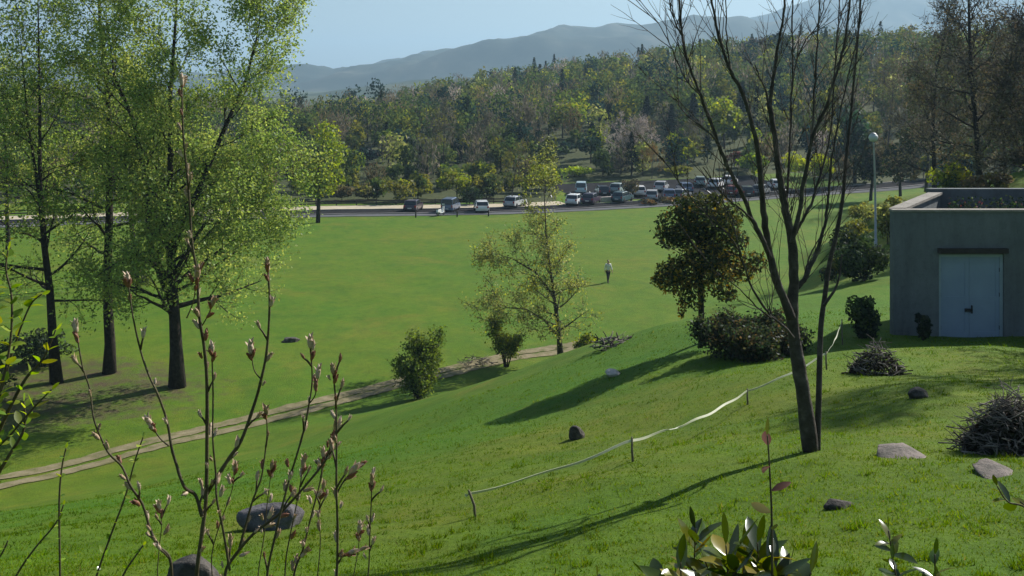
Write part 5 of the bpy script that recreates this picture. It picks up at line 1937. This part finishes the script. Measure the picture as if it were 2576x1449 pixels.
# ------------------------------------------------------------------ the walking person
def person():
    b = ground(1530, 711)
    k = b[1] / F
    H = 57 * k
    s = H / 1.75
    root = empty('person', b, 'person in a white top and dark trousers walking on the open field', 'person', None, R(200), s)

    def skin(name, verts, edges, mat, parent, sub=2, rootv=0):
        me = bpy.data.meshes.new(name)
        me.from_pydata([v[:3] for v in verts], edges, [])
        o = bpy.data.objects.new(name, me)
        COL.objects.link(o)
        o.parent = parent
        me.materials.append(mat)
        sm = o.modifiers.new('skin', 'SKIN')
        sm.use_smooth_shade = True
        ls = me.skin_vertices[0].data
        for i, v in enumerate(verts):
            r = v[3]
            ls[i].radius = (r, r) if not hasattr(r, '__len__') else r
            ls[i].use_root = i == rootv
        ss = o.modifiers.new('sub', 'SUBSURF')
        ss.levels = sub
        ss.render_levels = sub
        return o
    # x = right, y = forward
    V = [(0, 0, 0.93, 0.12), (0, 0.0, 1.10, 0.115), (0, 0.01, 1.28, (0.15, 0.11)), (0, 0.0, 1.43, (0.12, 0.085)), (0, 0.01, 1.50, 0.052), (0, 0.025, 1.575, 0.062), (0, 0.03, 1.64, 0.082), (0, 0.02, 1.70, 0.072), (0, 0.02, 1.735, 0.04)]
    E = [(i, i + 1) for i in range(8)]

    def chain(start, pts):
        last = start
        for p in pts:
            V.append(p)
            E.append((last, len(V) - 1))
            last = len(V) - 1
        return last
    for sd in (-1, 1):
        fwd = 0.22 if sd > 0 else -0.22
        h = chain(3, [(sd * 0.18, 0, 1.41, 0.06), (sd * 0.23, -fwd * 0.35, 1.15, 0.045), (sd * 0.25, -fwd * 0.55 + 0.07, 0.92, 0.033), (sd * 0.25, -fwd * 0.6 + 0.10, 0.85, 0.035)])
        hx, hy, hz_ = V[h][:3]
        for f, (dy, l) in enumerate(((-0.03, 0.072), (-0.01, 0.082), (0.01, 0.078), (0.028, 0.062))):
            chain(h, [(hx, hy + dy, hz_ - 0.045, 0.010), (hx - sd * 0.012, hy + dy * 1.1 + 0.012, hz_ - 0.045 - l, 0.008)])
        chain(h - 0, [(hx - sd * 0.03, hy + 0.035, hz_ - 0.01, 0.011), (hx - sd * 0.035, hy + 0.055, hz_ - 0.055, 0.009)])
        chain(0, [(sd * 0.095, 0, 0.86, 0.092), (sd * 0.10, fwd * 0.55, 0.50, 0.058), (sd * 0.10, fwd * 0.75 - (0.10 if sd < 0 else 0), 0.10, 0.038), (sd * 0.105, fwd * 0.75 - (0.10 if sd < 0 else 0) + 0.03, 0.04, 0.034), (sd * 0.11, fwd * 0.75 + 0.16 - (0.10 if sd < 0 else 0), 0.028, 0.028)])
    # nose and ears
    chain(6, [(0, 0.118, 1.625, 0.012)])
    chain(6, [(0.083, 0.02, 1.635, 0.014)])
    chain(6, [(-0.083, 0.02, 1.635, 0.014)])
    body = skin('body', V, E, M['skin'], root)
    # clothes are fuller copies of the trunk, arms and legs
    v2 = [(0, 0, 0.90, 0.155), (0, 0, 1.10, 0.145), (0, 0.01, 1.28, (0.178, 0.135)), (0, 0, 1.42, (0.14, 0.10)), (0, 0.005, 1.475, 0.066)]
    e2 = [(0, 1), (1, 2), (2, 3), (3, 4)]
    for sd in (-1, 1):
        fwd = 0.22 if sd > 0 else -0.22
        n = len(v2)
        v2 += [(sd * 0.18, 0, 1.41, 0.078), (sd * 0.23, -fwd * 0.35, 1.15, 0.062), (sd * 0.245, -fwd * 0.48 + 0.05, 0.98, 0.05)]
        e2 += [(3, n), (n, n + 1), (n + 1, n + 2)]
    skin('shirt', v2, e2, M['shirt'], body)
    v3 = [(0, 0, 0.95, 0.14)]
    e3 = []
    for sd in (-1, 1):
        fwd = 0.22 if sd > 0 else -0.22
        n = len(v3)
        bk = 0.10 if sd < 0 else 0
        v3 += [(sd * 0.095, 0, 0.84, 0.112), (sd * 0.10, fwd * 0.55, 0.50, 0.080), (sd * 0.10, fwd * 0.75 - bk, 0.09, 0.06)]
        e3 += [(0, n), (n, n + 1), (n + 1, n + 2)]
    skin('trousers', v3, e3, M['trouser'], body)
    skin('hair', [(0, -0.02, 1.60, 0.065), (0, -0.012, 1.67, 0.088), (0, 0.0, 1.725, 0.075), (0, 0.02, 1.755, 0.04)], [(0, 1), (1, 2), (2, 3)], M['hair'], body)
    for sd in (-1, 1):
        fwd = 0.22 if sd > 0 else -0.22
        bk = 0.10 if sd < 0 else 0
        skin('shoe', [(sd * 0.103, fwd * 0.75 - bk - 0.05, 0.045, 0.045), (sd * 0.105, fwd * 0.75 - bk + 0.05, 0.045, 0.046), (sd * 0.11, fwd * 0.75 - bk + 0.18, 0.034, 0.036)], [(0, 1), (1, 2)], M['shoe'], body)


person()


# ------------------------------------------------------------------ plants close to the viewer
def leaf_shape(mb, base, d, nrm, L, W, curl, col, fold=0.18):
    d = unit(d)
    nrm = unit(nrm - d * np.dot(nrm, d))
    s = np.cross(d, nrm)
    ts = np.array([0, 0.16, 0.4, 0.65, 0.86, 1.0])
    ws = np.array([0.02, 0.55, 0.98, 0.9, 0.5, 0.02]) * W * 0.5
    rows = []
    for t, w in zip(ts, ws):
        c = base + d * L * t * (1 - 0.12 * t * abs(curl)) + nrm * (-curl * L * t * t)
        rows += [c - s * w + nrm * w * fold, c, c + s * w + nrm * w * fold]
    q = []
    for i in range(5):
        a = i * 3
        q += [[a, a + 1, a + 4, a + 3], [a + 1, a + 2, a + 5, a + 4]]
    mb.add(rows, q, None, col)


def bud_mesh():
    """a scaly pointed leaf bud with a split tip"""
    mb = MB()
    rg = np.random.default_rng(3)
    z = np.array([0, 0.08, 0.22, 0.42, 0.65, 0.85, 1.0])
    r = np.array([0.10, 0.13, 0.17, 0.19, 0.15, 0.08, 0.015])
    mb.tube(np.column_stack([0.04 * np.sin(z * 3), np.zeros(7), z]), r, 8)
    for i in range(5):
        a = i * 2.1
        mb_b = np.array([0.09 * math.cos(a), 0.09 * math.sin(a), 0.06 + 0.1 * i])
        leaf_shape(mb, mb_b, np.array([0.28 * math.cos(a), 0.28 * math.sin(a), 1.0]), np.array([math.cos(a), math.sin(a), 0]), 0.62, 0.26, -0.12, (0.5, 0.5, 0.5), -0.5)
    o = mb.build('bud', M['bud'])
    return o


BUD = bud_mesh()
BUD_USED = [False]
M['bud_red'] = surf_mat('bud_red', [(0.3, (0.13, 0.04, 0.02)), (0.7, (0.30, 0.13, 0.07))], 30, 0.5, 0.3, 90, 0.5)
M['bud_pale'] = surf_mat('bud_pale', [(0.3, (0.34, 0.24, 0.15)), (0.7, (0.60, 0.48, 0.36))], 30, 0.5, 0.3, 90, 0.5)


def put_bud(parent, p, d, L, rg, mat=None):
    if not BUD_USED[0]:
        BUD_USED[0] = True
        o = BUD
    else:
        o = BUD.copy()
        COL.objects.link(o)
    o.parent = parent
    q = Vector(unit(d)).to_track_quat('Z', 'Y')
    o.rotation_mode = 'QUATERNION'
    o.rotation_quaternion = q @ Matrix.Rotation(rg.uniform(0, 6.28), 3, 'Z').to_quaternion()
    o.location = [float(c) for c in p]
    o.scale = (L, L, L)
    if mat:
        o.material_slots[0].link = 'OBJECT'
        o.material_slots[0].material = M[mat]
    return o


def curve3(pts, m=6):
    p = np.asarray(pts, float)
    n = len(p)
    out_ = []
    for i in range(n - 1):
        p0, p1, p2, p3 = p[max(i - 1, 0)], p[i], p[i + 1], p[min(i + 2, n - 1)]
        for t in np.linspace(0, 1, m, endpoint=False):
            out_.append(0.5 * ((2 * p1) + (-p0 + p2) * t + (2 * p0 - 5 * p1 + 4 * p2 - p3) * t * t + (-p0 + 3 * p1 - 3 * p2 + p3) * t ** 3))
    out_.append(p[-1])
    return np.array(out_)


def budding_shrub():
    D0 = 2.15
    foot = np.array([(540 - CU) / F * D0, D0 + 0.1, 0])
    foot[2] = h1(foot[0], foot[1])
    root = empty('budding_shrub', foot, 'tall thin budding shoots of a shrub close to the viewer, with brown-pink swelling buds', 'shrub')
    rg = np.random.default_rng(44)
    k = D0 / F
    S = [  # main shoots: polyline, width px bottom/top, depth offset, has foot, lighter
        ([(490, 1500), (495, 1443), (509, 1331), (516, 1253), (519, 1100), (519, 958), (514, 870), (503, 790), (495, 690), (484, 610), (474, 500), (468, 420), (462, 330), (457, 215)], 19, 6, 0.0, True),
        ([(511, 1256), (550, 1195), (578, 1150), (607, 1107), (638, 1016), (656, 955), (668, 890), (677, 800), (680, 740), (676, 675)], 15, 6, 0.02, False),
        ([(507, 1300), (488, 1250), (468, 1219), (445, 1160), (434, 1121), (420, 1060), (402, 990), (375, 940), (350, 885), (332, 800), (318, 715)], 12, 5, -0.08, False),
        ([(450, 1500), (424, 1409), (398, 1370), (373, 1331), (356, 1270), (330, 1220), (305, 1175), (280, 1140), (262, 1110), (240, 1050), (225, 980), (208, 920), (195, 835)], 13, 5, 0.10, True),
        ([(560, 1520), (566, 1443), (590, 1400), (638, 1341), (672, 1315), (706, 1290), (760, 1230), (808, 1175), (822, 1150), (831, 1125), (845, 1085)], 15, 6, 0.06, True),
        ([(575, 1440), (560, 1330), (548, 1250), (541, 1195), (537, 1100), (532, 1000), (530, 890)], 9, 5, -0.05, False),
        ([(600, 1390), (628, 1280), (645, 1235), (658, 1195), (668, 1100), (672, 1040)], 9, 4, 0.15, False),
        ([(660, 1500), (672, 1443), (690, 1360), (706, 1290), (726, 1209), (746, 1148), (765, 1080), (777, 1016), (784, 958), (781, 875)], 11, 5, 0.0, True),
        ([(728, 1500), (740, 1443), (755, 1400), (767, 1365), (785, 1290), (805, 1210), (812, 1150)], 11, 5, 0.12, True),
        ([(846, 1500), (848, 1443), (849, 1330), (848, 1229), (846, 1094), (843, 1020), (838, 942)], 13, 5, -0.06, True),
        ([(922, 1500), (926, 1443), (930, 1360), (932, 1297), (935, 1222)], 9, 4, 0.2, True),
        ([(690, 1480), (720, 1400), (735, 1320), (752, 1240), (760, 1180)], 8, 4, 0.25, True),
        ([(848, 1240), (862, 1215), (880, 1192)], 7, 4, -0.06, False),
        ([(849, 1420), (862, 1400), (878, 1388)], 7, 4, -0.06, False),
        ([(395, 1500), (400, 1443), (402, 1370), (408, 1320), (404, 1280)], 7, 3, 0.3, True),
        ([(640, 1500), (650, 1440), (664, 1350), (672, 1260), (684, 1180)], 7, 3, 0.3, True),
        ([(795, 1500), (800, 1440), (806, 1360), (802, 1290), (812, 1230)], 7, 3, 0.35, True),
        ([(885, 1500), (890, 1450), (900, 1390), (905, 1340)], 6, 3, 0.3, True),
        ([(520, 1500), (530, 1400), (552, 1320), (580, 1240), (588, 1190)], 7, 3, 0.28, True),
        ([(425, 1120), (400, 1105), (384, 1070)], 5, 3, -0.08, False),
        ([(656, 955), (640, 930), (634, 890)], 5, 3, 0.02, False),
        ([(777, 1016), (795, 990), (800, 950)], 5, 3, 0.0, False),
        ([(470, 800), (485, 760), (497, 700)], 5, 3, 0.0, False),
        ([(507, 820), (520, 800), (535, 770)], 5, 3, 0.0, False),
    ]
    nb = 0
    for pts, w0, w1, dz, ft in S:
        p = np.array([P(u, v, D0 + dz) for u, v in pts])
        p[:, 1] += rg.normal(0, 0.006, len(p))
        if ft:
            f2 = foot + np.array([(p[0][0] - foot[0]) * 0.45, dz * 0.5, -0.03])
            p = p[1:]
            p = np.vstack([f2 * (1 - q_) + p[0] * q_ for q_ in (0, 0.35, 0.62, 0.82, 0.93)] + [p])
        p = curve3(p)
        t = np.linspace(0, 1, len(p))
        rad = (w0 * (1 - t) + w1 * t) * k * 0.36
        # nodes: small swellings
        rad = rad * (1 + 0.14 * (np.sin(t * len(p) * 0.9) > 0.86))
        mb = MB()
        mb.tube(p - foot, rad, 8)
        so_ = mb.build('stem', M['stem'], root)
        L = np.linalg.norm(np.diff(p, axis=0), axis=1).sum()
        n = max(2, int(L / 0.055))
        for i in range(n):
            tt = (i + rg.uniform(0.2, 0.8)) / n
            if ft and tt < 0.3:
                continue
            q, d = along(p, tt)
            if q[2] < CAMZ - 1.15:
                continue
            if nb > 230 or (rg.random() < 0.25 and w0 < 14):
                continue
            az = i * 2.4 + rg.normal(0, 0.4)
            dd = side_dir(rg, d, R(rg.uniform(18, 46)), az)
            # short pedicel then the bud
            l = rg.uniform(0.010, 0.022) if rg.random() < 0.7 else rg.uniform(0.025, 0.045)
            tip = q + dd * l
            mb = MB()
            mt = rg.choice(['bud', 'bud', 'bud_pale', 'bud_pale', 'bud_red'])
            put_bud(so_, tip - foot - dd * 0.006, unit(dd + d * 0.5), rg.uniform(0.014, 0.027), rg, mt)
            nb += 1
            if l > 0.024:
                sp = MB()
                sp.tube(np.array([q, (q + tip) / 2 + [0, 0, 0.002], tip]) - foot, [0.0028, 0.0022, 0.002], 5)
                sp.build('spur', M['stem'], so_)
        # terminal bud
        d = unit(p[-1] - p[-3])
        put_bud(so_, p[-1] - foot, d, rg.uniform(0.026, 0.037), rg, rg.choice(['bud', 'bud_pale']))
        nb += 1
        for _ in range(2):
            put_bud(so_, p[-1] - foot - d * rg.uniform(0.004, 0.03), side_dir(rg, d, R(25), rg.uniform(0, 6.28)), rg.uniform(0.018, 0.026), rg, 'bud_red')
            nb += 1


budding_shrub()


def leafy_shoots(name, label, D0, shoots, seed, cols, L, W, gap, mat='leaf_gloss', rosette=None, foot_u=None, cat='shrub', ang=(35, 70), curl=0.15, stem_mat='stem', width=9, pairs=False):
    rg = np.random.default_rng(seed)
    fu = foot_u if foot_u is not None else np.mean([s[0][0] for s in shoots])
    foot = np.array([(fu - CU) / F * D0, D0, 0.0])
    foot[2] = h1(foot[0], foot[1])
    root = empty(name, foot, label, cat)
    k = D0 / F
    lf, st = MB(), MB()
    for si, pts in enumerate(shoots):
        dz = rg.uniform(-0.12, 0.12)
        p = np.array([P(u, v, D0 + dz) for u, v in pts])
        ft = pts[0][1] > 1400
        if ft:
            f2 = foot + np.array([(p[0][0] - foot[0]) * 0.4, dz * 0.4, -0.03])
            p = np.vstack([f2 * (1 - q_) + p[0] * q_ for q_ in (0, 0.35, 0.62, 0.82, 0.93)] + [p])
        p = curve3(p)
        t = np.linspace(0, 1, len(p))
        st.tube(p - foot, (width * (1 - t) + 3.5 * t) * k * 0.5, 7)
        s = np.concatenate([[0], np.cumsum(np.linalg.norm(np.diff(p, axis=0), axis=1))])
        tot = s[-1]
        z = 0.02
        i = 0
        while z < tot * 0.75:
            tt = np.interp(tot - z, s, t)
            q, d = along(p, tt)
            if q[2] < CAMZ - 1.6:
                break
            for rep in range(2 if pairs else 1):
                az = i * 2.4 + rep * math.pi + rg.normal(0, 0.2)
                dense = rosette and z < rosette
                dd = side_dir(rg, d, R(rg.uniform(*ang)), az)
                nr = unit(np.array([0, 0, 1.0]) + rg.normal(0, 0.45, 3))
                leaf_shape(lf, q - foot, dd, nr, L * rg.uniform(0.55, 1.25), W * rg.uniform(0.7, 1.2), rg.uniform(-0.15, curl * 3), cols[rg.integers(0, len(cols))])
            z += (gap * 0.32 if (rosette and z < rosette) else gap) * rg.uniform(0.7, 1.3)
            i += 1
        d = unit(p[-1] - p[-3])
        leaf_shape(lf, p[-1] - foot, unit(d + rg.normal(0, 0.15, 3)), rg.normal(0, 1, 3), L * 0.7, W * 0.5, 0.02, cols[0])
    st.build('stems', M[stem_mat], root)
    lf.build('leaves', M[mat], root)
    return root


GLOSS = [(0.03, 0.055, 0.006), (0.045, 0.075, 0.006), (0.09, 0.12, 0.010), (0.16, 0.17, 0.014), (0.022, 0.038, 0.006), (0.22, 0.18, 0.02), (0.035, 0.055, 0.006)]
leafy_shoots('glossy_shrub', 'dark glossy-leaved evergreen shrub at the bottom edge, with bright leaf glints', 1.9,
             [[(1740, 1540), (1745, 1440), (1750, 1330)], [(1800, 1560), (1790, 1470), (1772, 1405)], [(1860, 1560), (1868, 1470), (1875, 1385)], [(1915, 1560), (1910, 1450), (1905, 1365)],
              [(1960, 1560), (1965, 1500), (1985, 1430)], [(1690, 1560), (1670, 1500), (1650, 1460)], [(1830, 1560), (1830, 1440), (1826, 1372)], [(1720, 1580), (1715, 1500), (1712, 1415)], [(2010, 1560), (2025, 1490), (2040, 1440)],
              [(1890, 1580), (1935, 1500), (1945, 1420)], [(1770, 1580), (1800, 1500), (1850, 1440)]],
             201, GLOSS, 0.086, 0.031, 0.026, rosette=0.14, foot_u=1840)
leafy_shoots('sprouting_shoot', 'thin upright shoot with few narrow leaves and red-brown tip, rising above the glossy shrub', 1.85,
             [[(1943, 1560), (1942, 1400), (1941, 1290), (1937, 1200), (1933, 1130), (1930, 1095)]], 202, [(0.07, 0.09, 0.02), (0.12, 0.11, 0.03), (0.05, 0.07, 0.02), (0.15, 0.07, 0.03)], 0.052, 0.016, 0.042, foot_u=1935, cat='shoot', width=10, ang=(50, 85))
leafy_shoots('glossy_sprig', 'two glossy-leaved sprigs with white glints at the bottom, right of the glossy shrub', 1.9,
             [[(2262, 1560), (2252, 1450), (2235, 1335)], [(2290, 1560), (2262, 1480), (2246, 1410)], [(2350, 1560), (2352, 1480), (2352, 1395)]], 203, GLOSS[:4] + [(0.12, 0.13, 0.025)], 0.046, 0.019, 0.024, rosette=0.11, foot_u=2290, cat='sprig')
leafy_shoots('glossy_sprig', 'dark leafy sprig entering at the right photo edge above the bottom corner', 1.9,
             [[(2640, 1440), (2590, 1290), (2535, 1262), (2508, 1222)], [(2640, 1440), (2600, 1300), (2566, 1262)]], 204, GLOSS[:4], 0.040, 0.018, 0.04, rosette=0.05, foot_u=2640, cat='sprig')
leafy_shoots('glossy_sprig', 'tiny leaf tips peeking over the bottom edge left of the glossy shrub', 1.9,
             [[(1400, 1600), (1396, 1500), (1394, 1450)], [(1500, 1600), (1500, 1500), (1502, 1452)]], 205, GLOSS[2:], 0.032, 0.014, 0.03, rosette=0.05, foot_u=1450, cat='sprig')
FRESH = [(0.22, 0.33, 0.03), (0.16, 0.27, 0.03), (0.28, 0.36, 0.05)]
leafy_shoots('leafy_shoots', 'thin dark shoots with small fresh green leaves in the lower left corner', 2.3,
             [[(235, 1500), (244, 1446), (282, 1338), (316, 1246), (339, 1161), (360, 1100)], [(20, 1500), (44, 1443), (88, 1379), (139, 1318), (160, 1270)], [(150, 1500), (151, 1443), (149, 1263), (156, 1175), (166, 1128)],
              [(290, 1500), (312, 1443), (340, 1400), (360, 1372)], [(-60, 1480), (0, 1400), (20, 1360)]], 206, FRESH, 0.020, 0.012, 0.045, foot_u=170, pairs=True, width=9)
leafy_shoots('leafy_branch', 'leafy branches with yellow-green young leaves reaching in from the left photo edge', 3.0,
             [[(-90, 1440), (-40, 1150), (10, 960), (40, 860), (75, 770), (105, 740)], [(-90, 1440), (-30, 1100), (20, 900), (30, 760), (15, 680), (20, 630)], [(-60, 1240), (0, 1080), (60, 960), (110, 900), (140, 830)],
              [(-90, 1440), (-60, 1200), (30, 1090), (90, 1020), (130, 980)], [(-90, 1430), (-20, 1050), (-5, 850), (-10, 700)], [(-70, 1300), (20, 1150), (60, 1080), (60, 1010)]], 207, FRESH + [(0.22, 0.25, 0.03)], 0.042, 0.024, 0.045, foot_u=-120, pairs=True, width=12, mat='leaf')


# ------------------------------------------------------------------ grass blades on the near slope
def grass():
    rg = np.random.default_rng(123)
    n = 330000
    d = 5.2 * np.exp(rg.random(n) ** 1.25 * math.log(30 / 5.2))
    u = rg.uniform(-350, 2950, n)
    x = (u - CU) / F * d
    # tufts: pull blades together
    cell = 0.16
    gx, gy = np.floor(x / cell), np.floor(d / cell)
    hsh = np.abs(np.sin(gx * 12.9898 + gy * 78.233) * 43758.5453) % 1
    tuft = (hsh > 0.62)
    patch = np.sin(x * 0.9 + 1.3 * np.sin(d * 0.6)) * np.sin(d * 0.8 + np.sin(x * 0.5))
    keep = tuft | (rg.random(n) < 0.30 + 0.25 * patch)
    x, d, hsh, patch, tuft = x[keep], d[keep], hsh[keep], patch[keep], tuft[keep]
    n = len(x)
    z = hgt(x, d) - 0.004
    h = rg.uniform(0.010, 0.024, n) * (1 + 0.7 * (hsh > 0.86) + 1.3 * (hsh > 0.975)) * (1 + d / 45)
    wd = rg.uniform(0.0025, 0.0045, n) * (1 + d / 14)
    a = rg.uniform(0, 6.28, n)
    lean = rg.normal(0, 0.55, (n, 2))
    b = np.stack([x, d, z], -1)
    s = np.stack([np.cos(a), np.sin(a), np.zeros(n)], -1) * wd[:, None]
    top = b + np.stack([lean[:, 0] * h, lean[:, 1] * h, h], -1)
    v = np.stack([b - s, b + s, top], 1).reshape(-1, 3)
    pal = np.array([(0.075, 0.148, 0.008), (0.095, 0.165, 0.010), (0.13, 0.172, 0.015), (0.065, 0.125, 0.008), (0.21, 0.19, 0.05)])
    c = 1.25 * pal[rg.choice(5, n, p=[0.36, 0.34, 0.18, 0.11, 0.01])] * (1 + 0.22 * patch)[:, None]
    lush = np.clip(1.0 - np.abs((d - 0.55 * x) - 24) / 16, 0, 1)[:, None]
    c = c * (1 - 0.35 * lush) + np.array([0.05, 0.145, 0.010]) * 0.35 * lush
    mb = MB()
    mb.add(v, None, np.arange(n * 3).reshape(-1, 3), np.repeat(c, 3, 0))
    o = mb.build('grass', M['blade'], None, False)
    tag(o, 'short rough grass growing over the near slope', 'grass', kind='stuff')


grass()
